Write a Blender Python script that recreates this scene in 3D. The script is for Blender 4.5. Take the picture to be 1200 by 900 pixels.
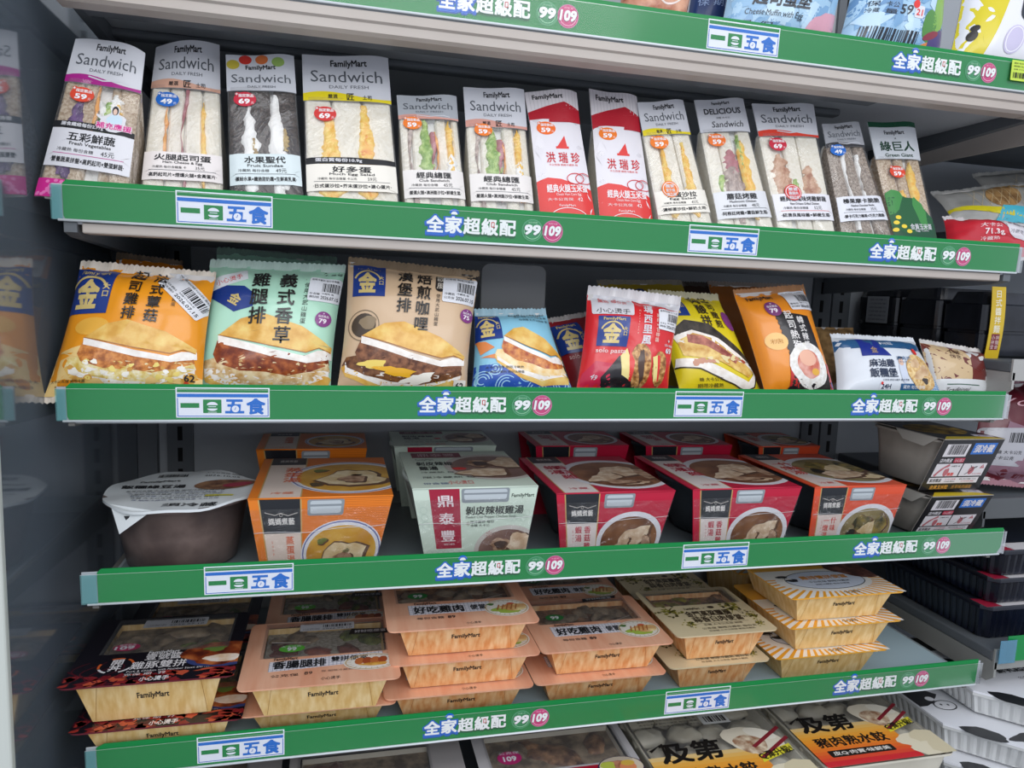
import bpy, math, random
from mathutils import Vector, Matrix, noise as mnoise
from mathutils.geometry import tessellate_polygon

for o in list(bpy.data.objects):
    bpy.data.objects.remove(o)
SC = bpy.context.scene
COL = SC.collection
PI = math.pi
ZC = 1.45            # the eye height above the shop floor; shelf heights below are given from the eye
DIST = 0.8225        # from the eye to the shelf fronts (the plane Y = 0)

# ---------------------------------------------------------------- camera
FPX = 849.1
RGT = Vector((0.9722, -0.2310, 0.0394)); UPV = Vector((-0.0094, 0.1295, 0.9915)); FWD = Vector((0.2341, 0.9643, -0.1238))
cam = bpy.data.cameras.new('camera'); cam.sensor_width = 36; cam.lens = FPX / 1200 * 36; cam.clip_start = 0.02
camo = bpy.data.objects.new('camera', cam); COL.objects.link(camo)
camo.matrix_world = Matrix.Translation((0, -DIST, ZC)) @ Matrix((RGT, UPV, -FWD)).transposed().to_4x4()
SC.camera = camo

# ---------------------------------------------------------------- world, lights, exposure
SC.view_settings.view_transform = 'Standard'; SC.view_settings.look = 'None'
SC.view_settings.gamma = 1; SC.view_settings.use_curve_mapping = False
SC.view_settings.exposure = 0.0
SC.cycles.transparent_max_bounces = 24
SC.cycles.max_bounces = 8
w = bpy.data.worlds.new('shop_air'); SC.world = w; w.use_nodes = True
w.node_tree.nodes['Background'].inputs[0].default_value = (0.80, 0.86, 1.0, 1)
w.node_tree.nodes['Background'].inputs[1].default_value = 0.80
def area(name, loc, aim, sx, sy, power, col=(1, 1, 1)):
    L = bpy.data.lights.new(name, 'AREA'); L.shape = 'RECTANGLE'; L.size = sx; L.size_y = sy
    L.energy = power; L.color = col
    o = bpy.data.objects.new(name, L); COL.objects.link(o); o.location = loc
    o.rotation_euler = (Vector(aim) - Vector(loc)).to_track_quat('-Z', 'Y').to_euler()
    return o
area('ceiling_lamp', (0.2, -1.15, 2.75), (0.3, -0.1, 1.2), 2.6, 0.5, 8, (1.0, 0.98, 0.96))
area('ceiling_lamp', (0.2, -3.6, 2.6), (0.3, 0, 1.0), 3.0, 0.8, 30, (0.96, 0.98, 1.0))
area('ceiling_lamp', (0.9, -2.3, 2.75), (0.5, 0, 1.0), 2.6, 0.5, 17, (0.96, 0.98, 1.0))

def at(px, py, Y=None, X=None, Z=None):
    """the place seen at a spot of the photograph, on a plane of known depth, side or height (Z from the eye)"""
    v = RGT * ((px - 600) / FPX) - UPV * ((py - 450) / FPX) + FWD
    if Y is not None: t = (Y + DIST) / v.y
    elif X is not None: t = X / v.x
    else: t = Z / v.z
    return Vector((v.x * t, v.y * t - DIST, v.z * t))       # Z from the eye
def on_lean(px, py, y0, z0, lean):
    """same, on a plane leaning back from the line Y=y0, Z=z0; gives (x, distance up the plane)"""
    v = RGT * ((px - 600) / FPX) - UPV * ((py - 450) / FPX) + FWD
    n = Vector((0, math.cos(lean), -math.sin(lean))); P = Vector((0, y0, z0)); C = Vector((0, -DIST, 0))
    q = C + v * (n.dot(P - C) / n.dot(v))
    return q.x, (q - P).dot(Vector((0, math.sin(lean), math.cos(lean))))

# ---------------------------------------------------------------- materials
def lin(h):
    h = h.lstrip('#'); r = []
    for i in (0, 2, 4):
        c = int(h[i:i+2], 16) / 255
        r.append(c / 12.92 if c <= 0.04045 else ((c + 0.055) / 1.055) ** 2.4)
    return (r[0], r[1], r[2], 1)
_M = {}
def paint(h, rough=0.45, metal=0.0, spec=0.4, coat=0.0):
    k = (h, rough, metal, spec, coat)
    if k in _M: return _M[k]
    m = bpy.data.materials.new('paint_' + h.strip('#')); m.use_nodes = True
    b = m.node_tree.nodes['Principled BSDF']
    b.inputs['Base Color'].default_value = lin(h); b.inputs['Roughness'].default_value = rough
    b.inputs['Metallic'].default_value = metal; b.inputs['Specular IOR Level'].default_value = spec
    b.inputs['Coat Weight'].default_value = coat; b.inputs['Coat Roughness'].default_value = 0.12
    m.diffuse_color = lin(h); _M[k] = m
    return m
def noisy(h1, h2, scale=60, rough=0.6, bump=0.0, detail=4, lo=0.35, hi=0.65, stretch=(1, 1, 1), h3=None, coat=0.0, spec=0.3):
    k = ('n', h1, h2, scale, rough, bump, detail, lo, hi, stretch, h3, coat, spec)
    if k in _M: return _M[k]
    m = bpy.data.materials.new('mottled_' + h1.strip('#')); m.use_nodes = True
    nt = m.node_tree; N = nt.nodes; b = N['Principled BSDF']
    tc = N.new('ShaderNodeTexCoord'); mp = N.new('ShaderNodeMapping'); mp.inputs['Scale'].default_value = stretch
    nz = N.new('ShaderNodeTexNoise'); nz.inputs['Scale'].default_value = scale; nz.inputs['Detail'].default_value = detail
    cr = N.new('ShaderNodeValToRGB')
    cr.color_ramp.elements[0].position = lo; cr.color_ramp.elements[0].color = lin(h1)
    cr.color_ramp.elements[1].position = hi; cr.color_ramp.elements[1].color = lin(h2)
    if h3:
        e = cr.color_ramp.elements.new((lo + hi) / 2); e.color = lin(h3)
    L = nt.links
    L.new(tc.outputs['Object'], mp.inputs[0]); L.new(mp.outputs[0], nz.inputs['Vector'])
    L.new(nz.outputs['Fac'], cr.inputs[0]); L.new(cr.outputs[0], b.inputs['Base Color'])
    b.inputs['Roughness'].default_value = rough; b.inputs['Coat Weight'].default_value = coat; b.inputs['Coat Roughness'].default_value = 0.15
    b.inputs['Specular IOR Level'].default_value = spec
    if bump:
        bp = N.new('ShaderNodeBump'); bp.inputs['Strength'].default_value = bump; bp.inputs['Distance'].default_value = 0.002
        L.new(nz.outputs['Fac'], bp.inputs['Height']); L.new(bp.outputs[0], b.inputs['Normal'])
    m.diffuse_color = lin(h1); _M[k] = m
    return m
def clear(tint='#ffffff', gloss=0.10, haze=0.0, rough=0.12, bump=0.0, bscale=25, tcol=0.97, hcol='#ffffff'):
    """see-through film or plastic: mostly clear, a little mirror, a little milk"""
    k = ('c', tint, gloss, haze, rough, bump, bscale, tcol, hcol)
    if k in _M: return _M[k]
    m = bpy.data.materials.new('clear_film'); m.use_nodes = True
    nt = m.node_tree; N = nt.nodes; L = nt.links; N.remove(N['Principled BSDF']); out = N['Material Output']
    tr = N.new('ShaderNodeBsdfTransparent'); c = lin(tint); tr.inputs[0].default_value = (c[0]*tcol, c[1]*tcol, c[2]*tcol, 1)
    df = N.new('ShaderNodeBsdfDiffuse'); df.inputs[0].default_value = lin(hcol)
    gl = N.new('ShaderNodeBsdfGlossy'); gl.inputs['Roughness'].default_value = rough
    lw = N.new('ShaderNodeLayerWeight'); lw.inputs[0].default_value = 0.25
    mr = N.new('ShaderNodeMapRange'); mr.inputs['To Min'].default_value = gloss * 0.5; mr.inputs['To Max'].default_value = min(1, gloss * 4)
    m1 = N.new('ShaderNodeMixShader'); m1.inputs[0].default_value = haze
    m2 = N.new('ShaderNodeMixShader')
    L.new(lw.outputs['Fresnel'], mr.inputs['Value']); L.new(mr.outputs[0], m2.inputs[0])
    L.new(tr.outputs[0], m1.inputs[1]); L.new(df.outputs[0], m1.inputs[2])
    L.new(m1.outputs[0], m2.inputs[1]); L.new(gl.outputs[0], m2.inputs[2]); L.new(m2.outputs[0], out.inputs[0])
    if bump:
        tc = N.new('ShaderNodeTexCoord'); nz = N.new('ShaderNodeTexNoise'); nz.inputs['Scale'].default_value = bscale; nz.inputs['Detail'].default_value = 5
        nz.inputs['Distortion'].default_value = 1.5
        bp = N.new('ShaderNodeBump'); bp.inputs['Strength'].default_value = bump; bp.inputs['Distance'].default_value = 0.01
        L.new(tc.outputs['Object'], nz.inputs['Vector']); L.new(nz.outputs['Fac'], bp.inputs['Height'])
        L.new(bp.outputs[0], gl.inputs['Normal'])
    m.diffuse_color = (0.8, 0.9, 1, 0.3); _M[k] = m
    return m

WHITE = '#f2f2f4'; INK = '#15161a'
# ---------------------------------------------------------------- flat print: shapes and lettering in panel units
_tcurve = bpy.data.curves.new('lettering', 'FONT'); _tcurve.resolution_u = 2
_tob = bpy.data.objects.new('lettering', _tcurve); COL.objects.link(_tob)
_TC = {}
def glyphs(body, bold):
    k = (body, bold)
    if k not in _TC:
        _tcurve.body = body
        dg = bpy.context.evaluated_depsgraph_get(); dg.update()
        e = _tob.evaluated_get(dg); me = e.to_mesh()
        vs = [(v.co.x, v.co.y) for v in me.vertices]; fs = [tuple(p.vertices) for p in me.polygons]
        e.to_mesh_clear()
        tris = []
        for f in fs:
            for i in range(1, len(f) - 1): tris.append((f[0], f[i], f[i+1]))
        if not vs: vs = [(0, 0)]
        if bold:                                   # heavier strokes: the same row struck again a hair to each side
            n = len(vs); b = bold; V0, T0 = vs, tris; vs = []; tris = []
            ring = ((-b, -b), (b, -b), (-b, b), (b, b)) if b < .045 else ((-b, -b), (b, -b), (-b, b), (b, b), (-b, 0), (b, 0), (0, b), (0, -b))
            for k, (dx, dy) in enumerate(ring):
                vs += [(x + dx * .6, y + dy * .6) for x, y in V0]; tris += [tuple(i + k * n for i in t) for t in T0]
        xs = [v[0] for v in vs]; ys = [v[1] for v in vs]
        _TC[k] = (vs, tris, min(xs), max(xs), min(ys), max(ys))
    return _TC[k]
class Art:
    """print on a panel; u and v run 0..1 across and up, asp = width / height"""
    def __init__(s, asp): s.asp = asp; s.it = []
    def poly(s, pts, m, l=1, tris=None):
        if tris is None:
            tris = tessellate_polygon([[Vector((p[0], p[1], 0)) for p in pts]])
        s.it.append(([tuple(p) for p in pts], [tuple(t) for t in tris], m, l))
    def rect(s, x0, y0, x1, y1, m, l=1): s.poly([(x0, y0), (x1, y0), (x1, y1), (x0, y1)], m, l, [(0, 1, 2), (0, 2, 3)])
    def rrect(s, x0, y0, x1, y1, r, m, l=1):
        pts = []; rx = r / s.asp
        for cx, cy, a in ((x1 - rx, y1 - r, 0), (x0 + rx, y1 - r, 90), (x0 + rx, y0 + r, 180), (x1 - rx, y0 + r, 270)):
            for i in range(5):
                t = math.radians(a + i * 22.5); pts.append((cx + rx * math.cos(t), cy + r * math.sin(t)))
        s.poly(pts, m, l)
    def ell(s, cx, cy, rx, ry, m, l=1, rot=0, a0=0, a1=360, n=28, wob=0, seed=0, clip=True):
        """ellipse, radii in units of the panel height"""
        pts = []; c, q = math.cos(math.radians(rot)), math.sin(math.radians(rot)); rr = random.Random(seed)
        ph = [rr.uniform(0, 6.28) for _ in range(4)]
        full = a1 - a0 >= 360
        for i in range(n if full else n + 1):
            t = math.radians(a0 + (a1 - a0) * i / n)
            k = 1 + wob * (math.sin(3*t + ph[0]) * .5 + math.sin(5*t + ph[1]) * .35 + math.sin(9*t + ph[2]) * .25 + math.sin(14*t+ph[3])*.15)
            x, y = rx * math.cos(t) * k, ry * math.sin(t) * k
            pts.append((cx + (x * c - y * q) / s.asp, cy + x * q + y * c))
        s.poly(pts, m, l)
    def ring(s, cx, cy, r, wd, m, l=1, ry=None, n=36, a0=0, a1=360):
        ry = r if ry is None else ry; pts = []; tr = []
        for i in range(n + 1):
            t = math.radians(a0 + (a1 - a0) * i / n)
            for k in (0, 1):
                pts.append((cx + (r - wd * k) * math.cos(t) / s.asp, cy + (ry - wd * k) * math.sin(t)))
            if i: j = 2 * i; tr += [(j-2, j-1, j+1), (j-2, j+1, j)]
        s.poly(pts, m, l, tr)
    def line(s, pts, wd, m, l=1):
        P = [Vector((p[0] * s.asp, p[1])) for p in pts]; v = []; tr = []
        for i, p in enumerate(P):
            d = (P[min(i+1, len(P)-1)] - P[max(i-1, 0)]).normalized(); n = Vector((-d.y, d.x)) * wd / 2
            for q in (p + n, p - n): v.append((q.x / s.asp, q.y))
            if i: j = 2 * i; tr += [(j-2, j-1, j+1), (j-2, j+1, j)]
        s.poly(v, m, l, tr)
    def strike(s, pts, tr, m, l, nb):
        """heavier rows are several strikes, each a hair above the last"""
        n = len(pts) // nb; k = len(tr) // nb
        for j in range(nb): s.it.append((pts[j*n:(j+1)*n], [tuple(i - j*n for i in t) for t in tr[j*k:(j+1)*k]], m, l + j * .055))
    def text(s, body, cx, cy, h, m, l=2, w=None, bold=0.0, rot=0, shear=0, arc=0):
        """one row of lettering, em height h, squeezed to width w (panel widths) when given"""
        vs, tr, x0, x1, y0, y1 = glyphs(body, bold)
        sx = h if w is None else w * s.asp / max(1e-6, x1 - x0)
        c, q = math.cos(math.radians(rot)), math.sin(math.radians(rot)); out = []
        for x, y in vs:
            X = (x - (x0 + x1) / 2) * sx; Y = (y - (y0 + y1) / 2) * h
            X += shear * Y; Y += -arc * (X * X)
            out.append((cx + (X * c - Y * q) / s.asp, cy + X * q + Y * c))
        s.strike(out, tr, m, l, 1 if not bold else 4 if bold < .045 else 8)
    def column(s, body, cx, top, h, m, l=2, step=1.08, bold=0.0, w=None, rot=0, squeeze=1.0):
        c, q = math.cos(math.radians(rot)), math.sin(math.radians(rot))
        for i, ch in enumerate(body):
            d = -(i + .5) * h * step * squeeze
            vs, tr, x0, x1, y0, y1 = glyphs(ch, bold)
            k = h; out = []
            for x, y in vs:
                X = (x - 0.5) * k; Y = (y - 0.36) * k * squeeze + d
                out.append((cx + (X * c - Y * q) / s.asp, top + X * q + Y * c))
            s.strike(out, tr, m, l, 1 if not bold else 4 if bold < .045 else 8)
    def tiny(s, x0, y, x1, h, m, l=2, seed=0):
        """rows of lettering too small to read in the photograph"""
        src = '熱量每份含糖量大卡公克保存期限冷藏'; r = random.Random(seed * 7 + int(x0 * 1000) + int(y * 977))
        n = max(2, min(26, int((x1 - x0) * s.asp / h))); k = r.randrange(len(src))
        st = ''.join(src[(k + i) % len(src)] if (i + k) % 6 else ' ' for i in range(n))
        s.text(st, (x0 + x1) / 2, y, h, m, l, w=x1 - x0)
    def bars(s, x0, y0, x1, y1, m, l=2, seed=3, n=26):
        r = random.Random(seed); x = x0; st = (x1 - x0) / n
        while x < x1:
            wd = st * r.choice((.4, .5, .8, 1.1)); s.rect(x, y0, min(x1, x + wd), y1, m, l); x += wd + st * r.choice((.3, .4, .7))
    def wash(s, x0, y0, x1, y1, n, rx, ry, mats, l=2, seed=0, rot=0, wob=.25, jit=40):
        """many small irregular dabs inside a box: printed food"""
        r = random.Random(seed)
        for i in range(n):
            k = r.uniform(.6, 1.3)
            s.ell(r.uniform(x0, x1), r.uniform(y0, y1), rx * k, ry * k, r.choice(mats), l + r.choice((0, .3, .6)), rot=rot + r.uniform(-jit, jit), n=12, wob=wob, seed=i + seed)

# ---------------------------------------------------------------- mesh builder
EPS = 0.00016
class MB:
    def __init__(s): s.v = []; s.f = []; s.mi = []; s.ms = []; s.sm = []
    def m(s, mat):
        if mat not in s.ms: s.ms.append(mat)
        return s.ms.index(mat)
    def add(s, vs, fs, mat, smooth=False):
        b = len(s.v); s.v += [tuple(v) for v in vs]; k = s.m(mat)
        for f in fs: s.f.append(tuple(b + i for i in f)); s.mi.append(k); s.sm.append(smooth)
        return s
    def box(s, x0, x1, y0, y1, z0, z1, mat):
        vs = [(x, y, z) for x in (x0, x1) for y in (y0, y1) for z in (z0, z1)]
        return s.add(vs, [(0, 1, 3, 2), (4, 6, 7, 5), (0, 4, 5, 1), (2, 3, 7, 6), (0, 2, 6, 4), (1, 5, 7, 3)], mat)
    def rbox(s, x0, x1, y0, y1, z0, z1, r, mat, axis='z', seg=3):
        """box with rounded edges round one axis and small chamfers at both ends"""
        if axis == 'z': a0, a1, b0, b1, c0, c1 = x0, x1, y0, y1, z0, z1; put = lambda a, b, c: (a, b, c)
        elif axis == 'y': a0, a1, b0, b1, c0, c1 = z0, z1, x0, x1, y0, y1; put = lambda a, b, c: (b, c, a)
        else: a0, a1, b0, b1, c0, c1 = y0, y1, z0, z1, x0, x1; put = lambda a, b, c: (c, a, b)
        r = min(r, (a1-a0)/2.01, (b1-b0)/2.01); ch = min(r * .5, (c1 - c0) * .3)
        def loop(ins, c):
            out = []
            for ca, cb, st in ((a1-r, b1-r, 0), (a0+r, b1-r, 90), (a0+r, b0+r, 180), (a1-r, b0+r, 270)):
                for i in range(seg + 1):
                    t = math.radians(st + 90*i/seg); q = r - ins
                    out.append(put(ca + q*math.cos(t), cb + q*math.sin(t), c))
            return out
        return s.loft([loop(ch, c0), loop(0, c0 + ch), loop(0, c1 - ch), loop(ch, c1)], mat, cap=True)
    def loft(s, loops, mat, cap=False, closed=True, smooth=False):
        n = len(loops[0]); vs = [p for L in loops for p in L]; fs = []
        for k in range(len(loops) - 1):
            for i in range(n if closed else n - 1):
                j = (i + 1) % n; fs.append((k*n + i, k*n + j, (k+1)*n + j, (k+1)*n + i))
        s.add(vs, fs, mat, smooth)
        if cap:
            b = len(s.v) - len(vs)
            for ring in (range(n-1, -1, -1), range((len(loops)-1)*n, len(loops)*n)):
                s.f.append(tuple(b + i for i in ring)); s.mi.append(s.m(mat)); s.sm.append(False)
        return s
    def prism(s, pts, axis, a, b, mat):
        put = {'x': lambda p, q, c: (c, p, q), 'y': lambda p, q, c: (p, c, q), 'z': lambda p, q, c: (p, q, c)}[axis]
        n = len(pts); vs = [put(p[0], p[1], a) for p in pts] + [put(p[0], p[1], b) for p in pts]
        tr = tessellate_polygon([[Vector((p[0], p[1], 0)) for p in pts]])
        fs = [(i, (i+1) % n, n + (i+1) % n, n + i) for i in range(n)] + [tuple(t) for t in tr] + [tuple(n + i for i in reversed(t)) for t in tr]
        return s.add(vs, fs, mat)
    def tube(s, path, r, mat, n=8, taper=None, cap=True):
        P = [Vector(p) for p in path]; loops = []
        for i, p in enumerate(P):
            d = (P[min(i+1, len(P)-1)] - P[max(i-1, 0)]).normalized()
            a = d.orthogonal().normalized() if i == 0 else (a - d * a.dot(d)).normalized()
            b = d.cross(a); q = r if taper is None else r * taper[i]
            loops.append([p + (a * math.cos(2*PI*k/n) + b * math.sin(2*PI*k/n)) * q for k in range(n)])
        return s.loft(loops, mat, cap=cap, smooth=True)
    def grid(s, f, nu, nv, mat, smooth=True, wrap=False):
        vs = [f(i/nu, j/nv) for j in range(nv+1) for i in range(nu+1)]
        fs = [(j*(nu+1)+i, j*(nu+1)+i+1, (j+1)*(nu+1)+i+1, (j+1)*(nu+1)+i) for j in range(nv) for i in range(nu)]
        return s.add(vs, fs, mat, smooth)
    def blob(s, c, r, mat, seed=0, amp=.18, fr=1.6, nu=12, nv=8, rot=None):
        c = Vector(c); o = Vector((seed * 3.7, seed * 1.3, seed * 7.1)); vs = []; fs = []
        R = rot.to_matrix() if rot else None
        for j in range(nv + 1):
            ph = PI * j / nv
            for i in range(nu):
                t = 2*PI*i/nu; d = Vector((math.sin(ph)*math.cos(t), math.sin(ph)*math.sin(t), math.cos(ph)))
                k = 1 + amp * mnoise.noise(d * fr + o) * 1.6
                q = Vector((d.x*r[0]*k, d.y*r[1]*k, d.z*r[2]*k))
                vs.append(c + (R @ q if R else q))
        for j in range(nv):
            for i in range(nu): fs.append((j*nu+i, j*nu+(i+1) % nu, (j+1)*nu+(i+1) % nu, (j+1)*nu+i))
        return s.add(vs, fs, mat, True)
    def art(s, A, f, W, H, sub=None):
        """lay print on a surface f(u, v, off) -> point; sub = longest edge left straight"""
        def clipped(pts, tris):
            if all(-1e-6 <= p[0] <= 1.000001 and -1e-6 <= p[1] <= 1.000001 for p in pts): return pts, tris
            P, T = [], []
            for t in tris:
                poly = [pts[i] for i in t]
                for ax, lim, sg in ((0, 0, 1), (0, 1, -1), (1, 0, 1), (1, 1, -1)):
                    out = []
                    for i in range(len(poly)):
                        a, b = poly[i - 1], poly[i]; da, db = sg * (a[ax] - lim), sg * (b[ax] - lim)
                        if (da >= 0) != (db >= 0):
                            k = da / (da - db); out.append((a[0] + (b[0] - a[0]) * k, a[1] + (b[1] - a[1]) * k))
                        if db >= 0: out.append(b)
                    poly = out
                    if not poly: break
                if len(poly) >= 3:
                    n = len(P); P += poly; T += [(n, n + i, n + i + 1) for i in range(1, len(poly) - 1)]
            return P, T
        for pts, tris, mat, l in A.it:
            off = l * EPS; pts, tris = clipped(pts, tris)
            if not tris: continue
            if not sub:
                s.add([f(p[0], p[1], off) for p in pts], tris, mat)
                continue
            P = list(pts); T = list(tris); mid = {}
            for _ in range(6):
                N = []; split = False
                for a, b, c in T:
                    e = [(math.hypot((P[p][0]-P[q][0])*W, (P[p][1]-P[q][1])*H), p, q, r) for p, q, r in ((a, b, c), (b, c, a), (c, a, b))]
                    d, p, q, r = max(e)
                    if d > sub:
                        k = (min(p, q), max(p, q))
                        if k not in mid: P.append(((P[p][0]+P[q][0])/2, (P[p][1]+P[q][1])/2)); mid[k] = len(P) - 1
                        N += [(p, mid[k], r), (mid[k], q, r)]; split = True
                    else: N.append((a, b, c))
                T = N
                if not split: break
            s.add([f(min(1, max(0, p[0])), min(1, max(0, p[1])), off) for p in P], T, mat, True)
        return s
    def build(s, name, parent=None, loc=None, rot=None, fix=True):
        me = bpy.data.meshes.new(name); me.from_pydata(s.v, [], s.f)
        for mt in s.ms: me.materials.append(mt)
        me.polygons.foreach_set('material_index', s.mi); me.polygons.foreach_set('use_smooth', s.sm)
        me.update()
        o = bpy.data.objects.new(name, me); COL.objects.link(o)
        if parent: o.parent = parent
        if loc is not None: o.location = loc
        if rot is not None: o.rotation_euler = rot
        return o
def tag(o, label=None, cat=None, group=None, kind=None):
    if label: o['label'] = label
    if cat: o['category'] = cat
    if group: o['group'] = group
    if kind: o['kind'] = kind
    return o
def thing(name, label, cat, loc=(0, 0, 0), rot=(0, 0, 0), group=None):
    o = bpy.data.objects.new(name, None); COL.objects.link(o); o.empty_display_size = 0.02
    o.location = (loc[0], loc[1], loc[2] + ZC); o.rotation_euler = rot
    return tag(o, label, cat, group)
def settle(t, z):
    """lift a finished thing until its lowest point rests at height z (from the eye)"""
    bpy.context.view_layer.update(); low = 1e9
    for c in t.children_recursive:
        if c.type == 'MESH':
            M = c.matrix_world; low = min(low, min((M @ v.co).z for v in c.data.vertices))
    t.location.z += z + ZC - low
def struct(name, mb):
    o = mb.build(name, loc=(0, 0, ZC)); o['kind'] = 'structure'
    return o
def flat(x0, z0, W, H, y=0.0, tilt=0.0):
    """map for an upright panel facing the shopper"""
    return lambda u, v, off: Vector((x0 + u * W, y - off, z0 + v * H))
# ================================================================ the cabinet
WALL = noisy('#a0a4a8', '#a8acb0', 6, 0.5, 0, 3)
STEEL = noisy('#8f9294', '#9a9c9e', 4, 0.42, 0, 3)
STEEL_D = noisy('#5b6064', '#666a6e', 4, 0.5, 0, 3)
BEIGE = noisy('#b3a9a0', '#bdb4ab', 5, 0.4, 0, 3)
DARK = paint('#1c1f23', 0.55)
BACK = 0.395; XL = -0.300; XR = 2.0
mb = MB(); mb.box(XL - .02, XR, BACK, BACK + .03, -1.25, 0.85, WALL)
wall_back = struct('wall_back', mb)
mb = MB(); mb.box(XL - .6, XR + .6, -2.4, BACK + .03, -1.47, -1.45, noisy('#8d8a86', '#a5a29e', 3, .35)); struct('floor', mb)
# glazed end panel: a double pane that mirrors the shelves at this slant
gm = bpy.data.materials.new('end_glass'); gm.use_nodes = True
nt = gm.node_tree; N = nt.nodes; b = N['Principled BSDF']
b.inputs['Base Color'].default_value = lin('#616b74'); b.inputs['Roughness'].default_value = 0.09; b.inputs['IOR'].default_value = 2.2
b.inputs['Coat Weight'].default_value = 0.6; b.inputs['Coat Roughness'].default_value = 0.05
mb = MB(); mb.box(XL - .018, XL, -0.082, BACK, -1.25, 0.85, gm)
wl = struct('wall_left', mb)
mb = MB(); mb.rbox(XL - .020, XL + .001, -0.092, -0.0815, -1.25, 0.85, .003, paint('#c9cec6', .4)); tag(mb.build('panel_edge', wl), 'pale green white edge strip of the end panel')
mb = MB()
mb.box(XL + .0005, XL + .028, BACK - .016, BACK, -1.2, .85, STEEL_D)
struct('trim_1', mb)
# slotted uprights on the back wall
def upright(x):
    m = MB(); m.box(x - .019, x + .019, BACK - .006, BACK, -1.2, .8, STEEL_D)
    z = -1.1
    while z < .75:
        m.box(x - .0035, x + .0035, BACK - .0068, BACK - .005, z, z + .022, paint('#050608', .8)); z += .034
    return m
for i, x in enumerate((-0.2405, 0.893, 0.936)):
    struct('trim_%d' % (i + 2), upright(x))
mb = MB(); mb.box(XL - .018, XR, -.16, BACK, -1.25, -0.692, STEEL_D); mb.box(XL - .018, XR, -.17, -.16, -1.25, -.675, STEEL); mb.box(XL - .018, XR, -.06, BACK, -1.45, -1.25, DARK)
tag(mb.build('cabinet_base', loc=(0, 0, ZC)), 'grey steel base tub of the chilled cabinet below the lowest trays', 'cabinet base')

GREEN = paint('#04853f', .42); GREEN2 = paint('#0f6e3c', .5)
HOLDER = clear('#ffffff', .05, .022, .12, tcol=.95, hcol='#dfeee8'); HOLDER_END = clear('#bfe6e6', .14, .25, .15, tcol=.85, hcol='#7fd0d0')
LIP = paint('#dfe6e8', .35)
RT = {1: .3328, 2: .0951, 3: -.1092, 4: -.3090, 5: -.5099}       # top of each price rail
DECK = {k: v - .027 for k, v in RT.items()}
XA = {1: -.157, 2: -.1636, 3: -.167, 4: -.1414, 5: -.1514}       # left edge of each first panel
PER = .57687; RAILH = .0392; TAU = -.0447
GRN = {1: (-.275, .975), 2: (-.268, .909), 3: (-.2712, .9165), 4: (-.2480, .9440), 5: (-.2545, .9275)}
HLD = {1: (-.281, .985), 2: (-.2785, .9165), 3: (-.2810, .9245), 4: (-.2640, .9475), 5: (-.2655, .9345)}
W_ = paint('#eef2fb', .5); BLUE = paint('#0f6fd0', .45); BLUE2 = paint('#1b63c8', .45); PINK = paint('#d23c7c', .45)
def rail_print(x0, W):
    """print of one price rail; panel is W wide and RAILH high, starting at x0"""
    asp = W / RAILH; A = Art(asp); U = lambda x: (x - x0) / W; Vv = lambda z: 1 + z / RAILH
    return A, U, Vv
def panel_art(A, U, Vv, x):
    """the white daily-meal panel at x"""
    t = -.0034; b = -.0362; g = lambda dx: U(x + dx); v = Vv
    A.rect(g(0), v(b), g(.095), v(t), W_, 1)
    A.rect(g(.0013), v(t - .0052), g(.0937), v(t - .0011), GREEN, 2)
    A.rect(g(.0013), v(t - .0105), g(.0937), v(t - .0068), BLUE, 2)
    for q in ((.0013, b + .0012, .0021, t - .0115), (.0929, b + .0012, .0937, t - .0115), (.0013, b + .0012, .0937, b + .0020)):
        A.rect(g(q[0]), v(q[1]), g(q[2]), v(q[3]), BLUE2, 2)
    A.rect(g(.0045), v(-.0255), g(.0232), v(-.0203), GREEN, 2)
    A.rect(g(.0270), v(-.0312), g(.0455), v(-.0164), GREEN, 2)
    cx = g(.0363); k = 1 / RAILH
    A.ell(cx, v(-.0225), .0055*k, .0035*k, W_, 3, a0=0, a1=180, n=14)
    A.ell(cx, v(-.0262), .0052*k, .0026*k, W_, 3, a0=180, a1=360, n=14)
    A.rect(g(.0325), v(-.0245), g(.0401), v(-.0238), W_, 3)
    A.rect(g(.0318), v(-.0305), g(.0408), v(-.0300), W_, 3)
    A.text('五', g(.0589), v(-.0238), .0185*k, BLUE, 3, w=.0195/W_RAIL, bold=.06)
    A.ell(g(.0597), v(-.0266), .0038*k, .0038*k, W_, 4, n=16)
    A.line([(g(.0600), v(-.0246)), (g(.0597), v(-.0266)), (g(.0585), v(-.0274))], .0006*k, BLUE2, 5)
    A.text('食', g(.0808), v(-.0238), .0180*k, BLUE, 3, w=.0195/W_RAIL, bold=.06)
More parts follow.
